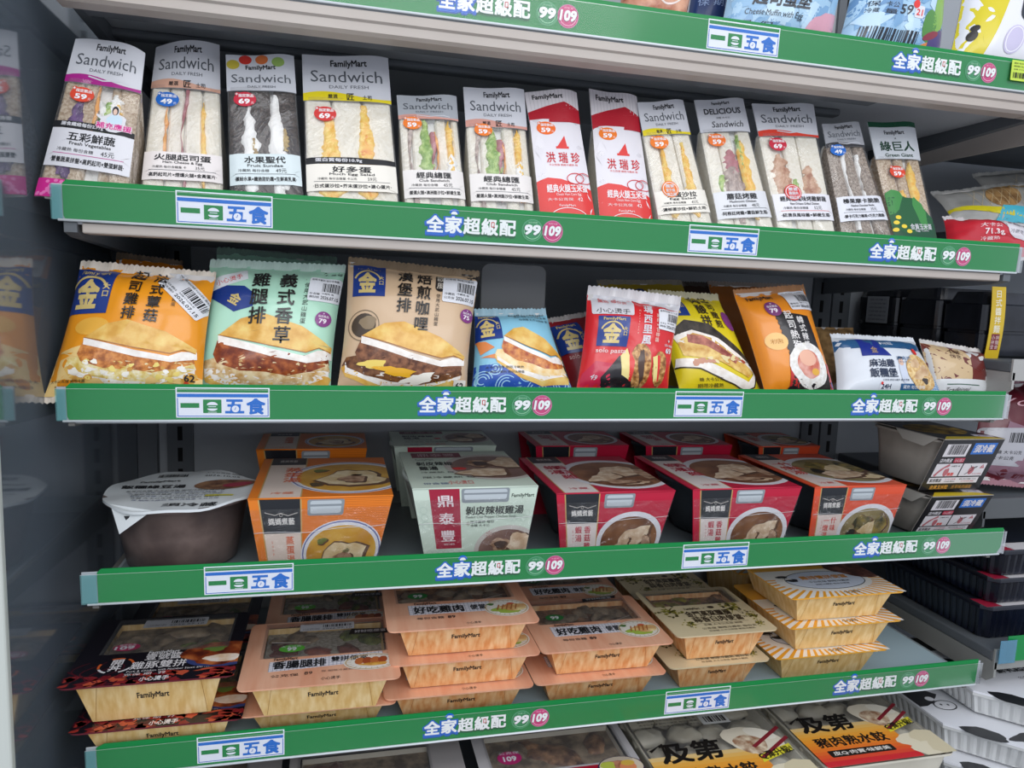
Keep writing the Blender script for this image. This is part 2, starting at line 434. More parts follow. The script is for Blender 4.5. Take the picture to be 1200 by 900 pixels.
def slogan_art(A, U, Vv, x):
    """the slogan whose right-hand coin is centred at x"""
    k = 1 / RAILH; g = lambda dx: U(x + dx); v = Vv
    L0 = -.147; em = .0190
    blue = paint('#1466cc', .45); shade = paint('#0b5a35', .5); w = paint('#f6faf8', .5)
    for i, ch in enumerate('全家超級配'):
        cx = g(L0 + .0104 + i * .0208)
        if i < 2: A.text(ch, cx, v(-.0218), .0232*k, blue, 2, w=.0245/W_RAIL, bold=.08); A.text(ch, cx, v(-.0236), .0225*k, paint('#0d4fa8', .5), 1.5, w=.0240/W_RAIL, bold=.07)
        else: A.text(ch, cx, v(-.0232), em*1.1*k, shade, 1.5, w=.0195/W_RAIL, bold=.03)
        A.text(ch, cx, v(-.0212), em*k, w, 3, w=.0196/W_RAIL, bold=.05)
    A.poly([(g(L0 + .0005), v(-.0325)), (g(L0 + .040), v(-.0325)), (g(L0 + .041), v(-.0285)), (g(L0 - .001), v(-.0285))], paint('#1558b8', .5), 1.2)
    A.poly([(g(L0 + .040), v(-.0318)), (g(L0 + .099), v(-.0318)), (g(L0 + .102), v(-.029)), (g(L0 + .040), v(-.029))], shade, 1.2)
    A.ell(g(L0 + .0315), v(-.0088), .0056*k, .0052*k, blue, 1.6, a0=0, a1=180, n=12)
    A.ell(g(L0 + .0315), v(-.0098), .0036*k, .0034*k, w, 3, a0=0, a1=180, n=12)
    A.rect(g(L0 + .0310), v(-.0068), g(L0 + .0320), v(-.0050), blue, 3)
    A.rrect(g(L0 + .0740), v(-.0215), g(L0 + .0780), v(-.0155), .0008*k, paint('#c9463c', .5), 4); A.rect(g(L0 + .0750), v(-.0205), g(L0 + .0770), v(-.0165), w, 5)
    for dx, base, ring in ((-.0242, paint('#2f8f58', .45), paint('#9fd8ae', .5)), (0, PINK, paint('#f0b6cd', .5))):
        cx, cy = g(dx), v(-.0219)
        A.ell(cx, cy, .0126*k, .0126*k, paint('#58a878', .5) if dx else paint('#c77aa0', .5), 3, n=32); A.ell(cx, cy, .0116*k, .0116*k, base, 4, n=32)
        A.ring(cx, cy, .0102*k, .0007*k, ring, 5, a0=150, a1=390)
        A.tiny(g(dx - .0052), v(-.0132), g(dx + .0055), .0022*k, ring, 5)
    for s, dx, wd in (('99', -.0242, .0195), ('109', .0002, .0195)):
        A.text(s, g(dx), v(-.0218), .0158*k, paint('#134b34' if s == '99' else '#8c1c50', .5), 6, w=(wd + .0015)/W_RAIL, bold=.07, shear=.12)
        A.text(s, g(dx), v(-.0214), .0150*k, w, 7, w=wd/W_RAIL, bold=.065, shear=.12)
SHELF_TXT = {1: 'topmost grey shelf with green promo rail and thick beige lower lip', 2: 'shelf carrying the row of wrapped sandwiches, with green promo rail',
             3: 'middle shelf carrying the burger pouches, with level green promo rail', 4: 'shelf carrying the boxed soups, with green promo rail', 5: 'shelf carrying the stacked wooden bento trays, with green promo rail'}
W_RAIL = 1
for i in range(1, 6):
    g0, g1 = GRN[i]; h0, h1 = HLD[i]; rt = RT[i]; dk = DECK[i]; W_RAIL = g1 - g0
    t = thing('shelf', SHELF_TXT[i], 'shelf', (0, 0, rt))
    zz = -.027
    m = MB(); dmat = noisy('#b6babd', '#bec2c5', 4, .5, 0, 3) if i < 4 else noisy('#8b9599', '#97a1a5', 3, .4)
    m.rbox(h0 + .014, h1 - .012, .004, BACK - .004, zz - .016, zz, .003, dmat, 'y')
    m.build('shelf_panel', t)
    # frosted deck insert and dark front bar
    if i >= 4:
        m = MB(); m.box(h0 + .02, h1 - .02, .0045, .034, zz, zz + .0012, DARK); m.box(h0 + .02, h1 - .02, .034, .30, zz, zz + .0009, noisy('#a9bfc6', '#b4c9d0', 3, .35) if i == 5 else noisy('#666f73', '#70797d', 3, .4)); m.build('deck_liner', t)
    # clear holder with its pale lower lip, and the printed strip inside it
    sh = lambda z: z * math.sin(TAU)
    P = lambda x, z, off: Vector((x, sh(z) - off, z))
    m = MB()
    r = .004
    pts = [(g0 + (r*2 if i == 5 else r), 0), (g1, 0), (g1, -RAILH), (g0 + .002, -RAILH), (g0, -RAILH + .004), (g0, -r)]
    if i == 4: pts = [(g0 + r, 0), (g1 - .002, 0), (g1, -.004), (g1 - .002, -.030), (g1 - .008, -RAILH), (g0, -RAILH), (g0, -r)]
    n = len(pts); tr = tessellate_polygon([[Vector((p[0], p[1], 0)) for p in pts]])
    m.add([P(x, z, 0) for x, z in pts] + [P(x, z, -.0012) for x, z in pts], [tuple(q) for q in tr] + [(a, (a+1) % n, n + (a+1) % n, n + a) for a in range(n)], GREEN)
    s_ = m.build('price_strip', t)
    for fn, nm, xs in ((panel_art, 'meal_panel', (XA[i], XA[i] + PER)), (slogan_art, 'slogan', (XA[i] + .40455, XA[i] + .40455 + PER))):
        for k in xs:
            A, U, Vv = rail_print(g0, W_RAIL); fn(A, U, Vv, k)
            m = MB(); m.art(A, lambda u, v, off: P(g0 + u * W_RAIL, (v - 1) * RAILH, off), W_RAIL, RAILH); m.build(nm, s_)
    m = MB()
    for a, c, mt in ((h0, g0, HOLDER_END), (g0, g1, HOLDER), (g1, h1, clear('#ffffff', .12, .3, .2, hcol='#b9c4c6'))):
        m.add([P(a, -.0056, .0020), P(c, -.0056, .0020), P(c, -RAILH, .0020), P(a, -RAILH, .0020)], [(0, 1, 2, 3)], mt)
    m.add([P(h0, -.0052, .0022), P(h1, -.0052, .0022), P(h1, -.0057, .0022), P(h0, -.0057, .0022)], [(0, 1, 2, 3)], clear('#ffffff', .3, .35, .1))
    m.build('rail_cover', t)
    m = MB(); m.tube([(h0 + .006, sh(-RAILH) - .0012, -RAILH - .0004), (h1 - .008, sh(-RAILH) - .0012, -RAILH - .0004)], .0014, LIP, 8)
    m.rbox(h0, h1, .0024, .004, -RAILH, -.004, .0008, paint('#aeb4b8', .5) if i > 1 else STEEL, 'x'); m.build('rail_back', t)
    # the lower lip under the rail
    if i == 1:
        prof = [(.002, -.0425), (.001, -.052), (.004, -.054), (.004, -.063), (.009, -.066), (.030, -.066), (.034, -.047), (.034, -.0425)]
        m = MB(); m.prism(prof, 'x', h0 + .01, .905, BEIGE); m.prism(prof, 'x', .908, .982, BEIGE); m.build('lower_lip', t)
        m = MB(); m.rbox(h0 + .02, .70, .036, .070, zz - .034, zz - .016, .006, STEEL_D, 'x'); m.rbox(h0 + .02, .72, .15, .17, zz - .026, zz - .016, .004, STEEL_D, 'x'); m.build('lamp_channel', t)
    else:
        m = MB(); hh = .0125 if i == 2 else .0035
        m.rbox(h0 + .026, h1 - .030, .004, .030, -RAILH - hh, -RAILH + .002, .002, BEIGE, 'x'); m.build('lower_lip', t)
    # brackets at both ends
    for x in (h0 + .010, h1 - .026):
        m = MB(); m.prism([(.003, -RAILH - .012 if i < 3 else -RAILH - .006), (.02, -RAILH - .016 if i < 3 else -RAILH - .008), (BACK - .01, -.072 if i < 4 else -.070), (BACK - .01, zz), (.003, zz)], 'x', x, x + .012 if i < 3 else x + .006, STEEL_D if i < 3 else paint('#6c6a66', .5))
        m.build('bracket', t)
# ================================================================ wrapped sandwiches
BREAD = noisy('#e9e2d0', '#f4efe2', 260, .85, .25, 5); BREAD_B = noisy('#a98f74', '#d8c8b0', 330, .85, .35, 6, h3='#c4ae93')
BREAD_D = noisy('#2c2624', '#5b5049', 330, .8, .3, 6, h3='#413936'); BREAD_M = noisy('#7d6f63', '#b9ab9c', 330, .85, .3, 6, h3='#9a8b7d')
EGG = noisy('#f2b42c', '#f8d873', 140, .45, .4, 4); EGGO = noisy('#ec8a1c', '#f7c24a', 110, .35, .3, 4); EGGW = noisy('#f0efe9', '#fbfaf5', 60, .35, .2, 3)
LETT = noisy('#6f9a3c', '#c9dc8f', 120, .5, .5, 5, h3='#9cbd62'); HAM = noisy('#b06a72', '#c98d92', 90, .45, .3, 4); PURP = noisy('#3b1d52', '#7a5590', 160, .5, .5, 5)
CHEESE = noisy('#f2a04a', '#f6b766', 40, .5, .1, 3); MUSH = noisy('#8d7a74', '#cfbdb2', 120, .5, .5, 5, h3='#b39f95'); CHICK = noisy('#a86f4e', '#e0bfa4', 90, .5, .5, 5, h3='#cda283')
CREAM = noisy('#f1efe9', '#fbfaf6', 60, .4, .3, 3); KIWI = noisy('#6f8f3a', '#a9c070', 150, .4, .3, 4); FRUIT = noisy('#8f6f2c', '#c9ad68', 110, .4, .3, 4)
FILM = clear('#ffffff', .11, .04, .10, bump=.8, bscale=11); FILM_S = clear('#ffffff', .10, .06, .14, bump=.6, bscale=30, tcol=.95)
LABELF = paint('#dedde1', .35, coat=.5); HEAD = paint('#d0d1d6', .4, coat=.4); GREY = paint('#565a60', .5); INKM = paint('#1b1c20', .5); REDM = paint('#e0332e', .4, coat=.4)
def price_art(col, price, A=None):
    A = Art(1.3)
    A.ell(.5, .48, .60, .44, paint(col, .4), 1, n=30); A.ell(.2, .80, .13, .12, paint(col, .4), 1, n=14)
    w = paint('#f6f4f4', .45); A.text('指定飲品', .55, .70, .20, w, 2, w=.62, bold=.03); A.text(price, .47, .35, .40, w, 2, w=.46 if len(price) == 2 else .6, bold=.05); A.text('元', .80, .26, .17, w, 2)
    A.text('+', .17, .80, .26, w, 2, bold=.06)
    return A
def sandwich_header(A, sp):
    k = sp.get('head', 'std'); c = sp.get('band')
    if k == 'std':
        A.text('FamilyMart', .53, .80, .20, INKM, 2, w=.42, bold=.035); A.text('Sandwich', .5, .53, .36, GREY, 2, w=.82)
        A.text('DAILY FRESH', .52, .30, .10, GREY, 2, w=.45)
        if c:
            m = paint(c, .4); n = 12
            top = [(i/n, .13 + .07*math.sin(i/n*PI*1.6 + .4)) for i in range(n+1)]
            A.poly([(0, 0)] + [(1, 0)] + top[::-1], m, 1)
            if sp.get('craft'): A.text('嚴選', .33, .09, .10, INKM, 2, bold=.02); A.text('匠', .53, .09, .17, INKM, 2, bold=.03); A.text('土司', .72, .08, .10, INKM, 2, bold=.02)
            else: A.line([(.3, .16), (.5, .10), (.75, .15), (.85, .1)], .03, HEAD, 2)
    elif k == 'fruit':
        for i, (u, v, h) in enumerate(((.1, .72, '#b9a83c'), (.28, .86, '#c4342c'), (.52, .86, '#d0703c'), (.76, .78, '#8fae5a'))): A.ell(u, v, .17, .13, paint(h, .5), 2, n=16)
        A.text('FamilyMart', .5, .62, .17, INKM, 3, w=.44, bold=.035); A.text('Sandwich', .5, .33, .32, GREY, 3, w=.86); A.text('DAILY FRESH', .5, .1, .09, GREY, 3, w=.4)
    elif k == 'deli':
        A.text('FamilyMart', .5, .86, .13, INKM, 2, w=.34, bold=.03); A.text('DELICIOUS', .5, .62, .24, INKM, 2, w=.72, bold=.03); A.tiny(.35, .42, .62, .07, GREY, 2); A.text('Sandwich', .55, .22, .27, INKM, 2, w=.62, shear=.25)
    elif k == 'giant':
        A.rect(0, .86, 1, 1, paint('#0f4f34', .45), 2); A.text('FamilyMart', .5, .70, .15, INKM, 2, w=.4, bold=.03); A.text('×', .5, .55, .12, INKM, 2)
        A.text('綠巨人', .5, .34, .28, paint('#153f2c', .5), 2, w=.72, bold=.03); A.text('Green Giant', .5, .10, .13, paint('#153f2c', .5), 2, w=.6, bold=.02)
    elif k == 'red':
        for i in range(15): A.rect(i/15, .42, i/15 + .012, 1, paint('#c9c4c6', .5), 1.5)
        A.text('FamilyMart', .40, .78, .20, INKM, 3, w=.56, bold=.035)
        A.poly([(0, 0), (1, 0), (1, .42), (.7, .62), (.35, .50), (0, .34)], paint('#b01c2c', .4), 2)
    return A
def sandwich(name, sp):
    """sp: label, quad (corners in the photograph: TL TR BR BL), hv (height of the header), cols, patches, text"""
    lean = sp.get('lean', .35); y0 = sp.get('y0', .020 + .004 * (SAND.index(sp) % 2)); z0 = sp.get('z0', DECK[2] + .0015)
    tl, tr, br, bl = [on_lean(px, py, y0, z0, lean) for px, py in sp['q']]
    top = Vector(((tl[0]+tr[0])/2, (tl[1]+tr[1])/2)); bot = Vector(((bl[0]+br[0])/2, (bl[1]+br[1])/2))
    d = top - bot; roll = math.atan2(d.x, d.y); org = bot - d * (bot.y / d.y)
    H = (top - org).length; wt = math.hypot(tr[0]-tl[0], tr[1]-tl[1]); wb = (br[0]-bl[0])
    M = Matrix.Rotation(-lean, 4, 'X') @ Matrix.Rotation(roll, 4, 'Y')
    t = thing('sandwich', sp['label'], 'sandwich', (org.x, y0, z0), M.to_euler(), 'wrapped sandwiches on their shelf')
    hh = sp.get('hh', .048); hb = H - hh                     # header height, body height
    W = sp.get('w', wb * .945); dep = min(.058, hb * .5); rnd = random.Random(len(sp['label']))
    wid = lambda z: W * (1 + (sp.get('taper', wt / wb) - 1) * max(0, z) / H)
    def slab(mm, x0, x1, mat, yf=0, seed=0):
        rr = random.Random(seed); loops = []
        tz = hb + .003 + rr.uniform(-.002, .002)
        for x, ins in ((x0, .003), (x0 + .0022, 0), (x1 - .0022, 0), (x1, .003)):
            pr = [(yf + ins*.6, .006 + ins), (yf + ins*.6, tz * .3), (yf + ins*.6, tz * .6), (yf + ins*.6, tz - .004 - ins), (yf + .004 + ins, tz - ins), (dep * .9, hb * .5 + .008), (dep, hb * .5), (dep * .9, hb * .5 - .008), (yf + .004 + ins, .004 + ins)]
            loops.append([Vector((x * (1 + (sp.get('taper', wt / wb) - 1) * z / H), y, z)) for y, z in pr])
        mm.loft(loops, mat, cap=True)
    for i, (a, b, mat) in enumerate(sp['cols']):
        m = MB(); slab(m, (a - .5) * W + .0005, (b - .5) * W - .0005, mat, rnd.uniform(0, .0012), i + int(W*1e5)); m.build('bread_slice', t)
    m = MB(); slab(m, -.47 * W, .47 * W, CREAM, .006); m.build('spread', t)
    for i, pt in enumerate(sp.get('patches', ())):
        mat, cx, wf, za, zb = pt[:5]; wf = wf * (1.0 if len(pt) < 6 else 1.22); shp = pt[5] if len(pt) > 5 else 'bar'; nm = pt[6] if len(pt) > 6 else 'filling'
        m = MB(); o = Vector((i * 5.3, W * 900, 1))
        prof = {'bar': lambda v: min(1, 8*v, 8*(1-v)), 'tri': lambda v: (1.25 - .95 * v) * min(1, 10*v), 'leaf': lambda v: math.sin(PI * min(1, v * .92 + .04)) ** .7, 'curl': lambda v: .6 + .4 * math.sin(v * 9)}[shp]
        def f(u, v):
            z = (za + (zb - za) * v) * hb; n = mnoise.noise(Vector((u * 2.2, v * 9, 0)) + o); n2 = mnoise.noise(Vector((u * 5, v * 22, 3)) + o)
            x = ((cx - .5) + (u - .5) * wf * prof(v) * (1 + .4 * n + (.45 if shp in ('leaf', 'tri') else .2) * n2 + (.18 * math.sin(v * 31 + i * 2) if shp == 'leaf' else 0))) * wid(z) + n * .0022
            if shp == 'curl': x += .0025 * math.sin(v * 7 + i)
            return Vector((x, -.0019 * math.sin(PI * u) ** .5 * (1 + .5*n) - n2 * .0009 + (.0022 if u in (0, 1) else 0), z))
        m.grid(f, 8, 40, mat); m.build(nm, t)
    # clear wrapper: front sheet, two cheeks, header fin
    m = MB(); o = Vector((W * 777, 2, 5))
    def fs(u, v):
        z = v * hb; e = abs(2*u - 1) ** 6
        return Vector(((u - .5) * (wid(z) * 1.02), -.0034 + .004 * e - .0010 * mnoise.noise(Vector((u * 2, v * 4, 1)) + o) * (1 - e), z))
    m.grid(fs, 18, 26, FILM)
    for sx in (-1, 1):
        p = [Vector((sx * wid(z) * .51, y, z)) for y, z in ((.0006, 0), (.0006, hb), (dep + .003, hb * .5))]
        m.add(p, [(0, 1, 2)], FILM_S)
    m.add([Vector((x * wid(z), y, z)) for x, y, z in ((-.51, dep + .003, hb*.5), (.51, dep + .003, hb*.5), (.51, .002, hb), (-.51, .002, hb))], [(0, 1, 2, 3)], FILM_S)
    wrap = m.build('clear_wrapper', t)
    # printed header
    he = Vector((W * 311, 7, 2)); wv = sp.get('wave', .0045)
    def fh(u, v, off=0):
        z = hb - .004 + v * (hh + .004); ww = wid(hb) * 1.03 + (wt * .98 - wid(hb) * 1.03) * v
        z += v * sp.get('arch', 0) * (1 - (2*u-1)**2) + v * sp.get('slope', 0) * (u - .5)
        return Vector(((u - .5) * ww, -.0042 - off + wv * math.sin(u * 5 + sp.get('ph', 0)) * (.3 + v) * .6 + .004 * abs(2*u-1)**3, z))
    A = sandwich_header(Art((W + wt) / 2 / hh), sp)
    m = MB(); m.grid(lambda u, v: fh(u, v), 14, 8, sp.get('headm', HEAD)); m.grid(lambda u, v: fh(u, v) + Vector((0, .0012, 0)), 14, 8, sp.get('headm', HEAD)); m.art(A, fh, W, hh, .008); m.build('printed_header', t)
    # product label printed near the bottom
    if 'txt' in sp:
        za, zb = sp.get('lab', (.024, .058)); za, zb = za + .0095, zb + .0105; lm = sp.get('labm', LABELF)
        A = Art(W / (zb - za)); T = sp['txt']
        if not sp.get('nolab'): A.rect(.0, .0, 1, 1, lm, 0.2)
        ik = sp.get('ink', INKM)
        A.text(T[0], .5, .80, .24 if len(T[0]) < 6 else .21, ik, 2, w=min(.8, .145 * len(T[0])), bold=.03); A.text(T[1], .5, .61, .12, ik, 2, w=.5, bold=.02)
        A.tiny(.12, .45, .55, .10, ik, 2, 1); A.text(T[2], .72, .45, .16, ik, 2); A.rect(.08, .335, .92, .35, sp.get('rule', GREY), 2)
        A.text(T[3], .5, .18, .15, ik, 2, w=.86, bold=.03)
        fl = lambda u, v, off: fs(u * .985 + .0075, (za + (zb - za) * v) / hb) + Vector((0, -.0005 - off, 0))
        m = MB(); m.art(A, fl, W, zb - za, .009)
        if sp.get('blackband'):
            hb2 = .0085; A = Art(W / hb2); A.poly([(0, .0), (.5, .12), (1, .0), (1, .72), (.5, 1), (0, .9)], INKM, 1); A.text(sp['blackband'], .36, .52, .55, LABELF, 3, w=.52, bold=.03)
            m.art(A, lambda u, v, off: fs(u * .985 + .0075, (zb + hb2 * v) / hb) + Vector((0, -.0005 - off, 0)), W, hb2, .009)
        for e in sp.get('extra', ()): e(m, fs, hb, W)
        m.build('product_label', wrap)
    if 'bodyprint' in sp:
        A = sp['bodyprint'](Art(W / hb)); m = MB(); m.art(A, lambda u, v, off: fs(u, v) + Vector((0, -.0009 - off * 1.6, 0)), W, hb, .006); m.build('wrapper_print', wrap)
    if 'tag' in sp:
        col, pr, u, z, s = sp['tag']; A = price_art(col, pr); hgt = s / 1.3
        m = MB(); cx = (u - .5) * W; zc = z * hb
        m.art(A, lambda a, b, off: fs(.5 + (cx + (a - .5) * s) / (wid(zc) * 1.02), (zc + (b - .5) * hgt) / hb) + Vector((0, -.0008 - off, 0)), s, hgt, .006)
        tag(m.build('price_sticker', wrap), {'#d': 'round price sticker'}.get(col, 'oval price sticker reading %s' % pr))
    settle(t, z0)
    return t
B, BB, BD, BM = BREAD, BREAD_B, BREAD_D, BREAD_M
club_p = lambda k: [(MUSH, .17, .07, .1, .93, 'curl'), (LETT, .42 + k, .20, .30, .97, 'leaf', 'lettuce'), (HAM, .53 + k, .11, .28, .86, 'curl', 'ham_slice'), (CHEESE, .585 + k, .035, .3, .86, 'curl', 'cheese_slice'), (EGG, .83, .09, .45, .97, 'bar', 'egg_filling'), (EGGW, .83, .16, .34, .66, 'leaf', 'egg_filling'), (EGGO, .84, .15, .28, .44, 'leaf', 'egg_filling')]
def corn(A):
    g = paint('#1c5a33', .45); g2 = paint('#3f8a44', .45); y = paint('#f0d23c', .45)
    A.rect(0, 0, 1, .33, paint('#174f33', .45), 1)
    A.ell(.25, .44, .21, .17, g, 1.2, n=16, wob=.2, seed=2); A.ell(.45, .36, .22, .13, g, 1.3, n=16, wob=.25, seed=3); A.ell(.68, .42, .05, .17, g2, 1.4, n=12, wob=.2, seed=4, rot=12); A.ell(.12, .54, .08, .13, g2, 1.5, rot=-20, n=12, wob=.2)
    for u, v in ((.1, .33), (.24, .29), (.06, .26), (.33, .24), (.16, .38)): A.ell(u, v, .028, .02, y, 2, n=10)
    A.text('金黃玉米蛋', .62, .285, .06, LABELF, 3, w=.5, bold=.02); A.text('Egg Corn', .62, .245, .03, LABELF, 3, w=.3)
    return A
def hung(A):
    r = REDM; A.rect(0, 0, 1, 1, paint('#e6e2e6', .35, coat=.5), 0)
    A.poly([(0, 0), (1, 0), (1, .38), (.75, .42), (.45, .47), (.2, .48), (0, .45)], r, 1)
    A.poly([(.46, .755), (.62, .85), (.65, .755)], r, 1); A.line([(.43, .745), (.68, .745)], .02, r, 1)
    for i, ch in enumerate('洪瑞珍'): A.text(ch, .30 + i * .24, .655, .10, paint('#d2333a', .4), 2, w=.17, bold=.02)
    A.tiny(.25, .59, .8, .02, r, 2); w = paint('#f8eeee', .45)
    A.text('經典火腿玉米蛋', .54, .385, .075, w, 3, w=.76, bold=.03); A.text('Classic Ham Corn Egg', .55, .33, .032, w, 3, w=.46); A.tiny(.15, .29, .62, .028, w, 3); A.text('42', .75, .29, .045, w, 3)
    for q in (10, 26): A.ring(.62 + q/100, .47, .075, .007, paint('#d2333a', .4), 3, ry=.05)
    A.ring(.5, .12, .16, .006, w, 3, ry=.1); A.text('FamilyMart', .5, .235, .028, w, 3, w=.3)
    return A
def badge(col, u, z, lines):
    def put(m, fs, hb, W):
        A = Art(1); A.ell(.5, .5, .5, .47, paint(col, .4), 1, n=24); A.ell(.5, .5, .44, .41, paint('#f4eeee', .4), 2, n=24); A.ell(.5, .5, .40, .37, paint(col, .4), 3, n=24)
        for i, s in enumerate(lines): A.text(s, .5, .68 - i * .24, .21, LABELF, 4, w=.55, bold=.03)
        s = .024; m.art(A, lambda a, b, off: fs(u + (a - .5) * s / W, (z + (b - .5) * s) / hb) + Vector((0, -.0008 - off, 0)), s, s, .008)
    return put
def cheer(m, fs, hb, W):
    A = Art(1.4); b = paint('#cfe4f0', .4); A.ell(.5, .35, .42, .36, LABELF, 1, n=24, wob=.12); A.ell(.52, .42, .26, .24, b, 2, n=20, wob=.1); A.ell(.15, .5, .14, .05, LABELF, 1, rot=-35)
    A.ell(.5, .78, .14, .22, LABELF, 1, n=18); A.ell(.5, .80, .11, .17, INKM, 2, n=16); A.ell(.5, .76, .07, .12, paint('#ecc9b4', .5), 3, n=14)
    A.text('補充應援', .52, .20, .24, paint('#ffffff', .4), 3, w=.86, bold=.10); A.text('補充應援', .52, .20, .24, paint('#d6188c', .4), 4, w=.84, bold=.035)
    s = .043; h = s / 1.4; u0, z0 = .73, .096
    m.art(A, lambda a, c, off: fs(u0 + (a - .5) * s / W, (z0 + (c - .5) * h) / hb) + Vector((0, -.0010 - off, 0)), s, h, .008)
def foot(m, fs, hb, W):
    A = Art(4); A.rect(0, 0, .30, 1, paint('#d2288c', .4), 1); r = random.Random(2)
    for i in range(16): A.ell(r.uniform(.02, .28), r.uniform(.1, .9), .10, .09, paint('#e87ab8', .4), 2, n=8, rot=45)
    m.art(A, lambda u, v, off: fs(u, (.001 + .020 * v) / hb) + Vector((0, -.0008 - off, 0)), W, .02, .006)
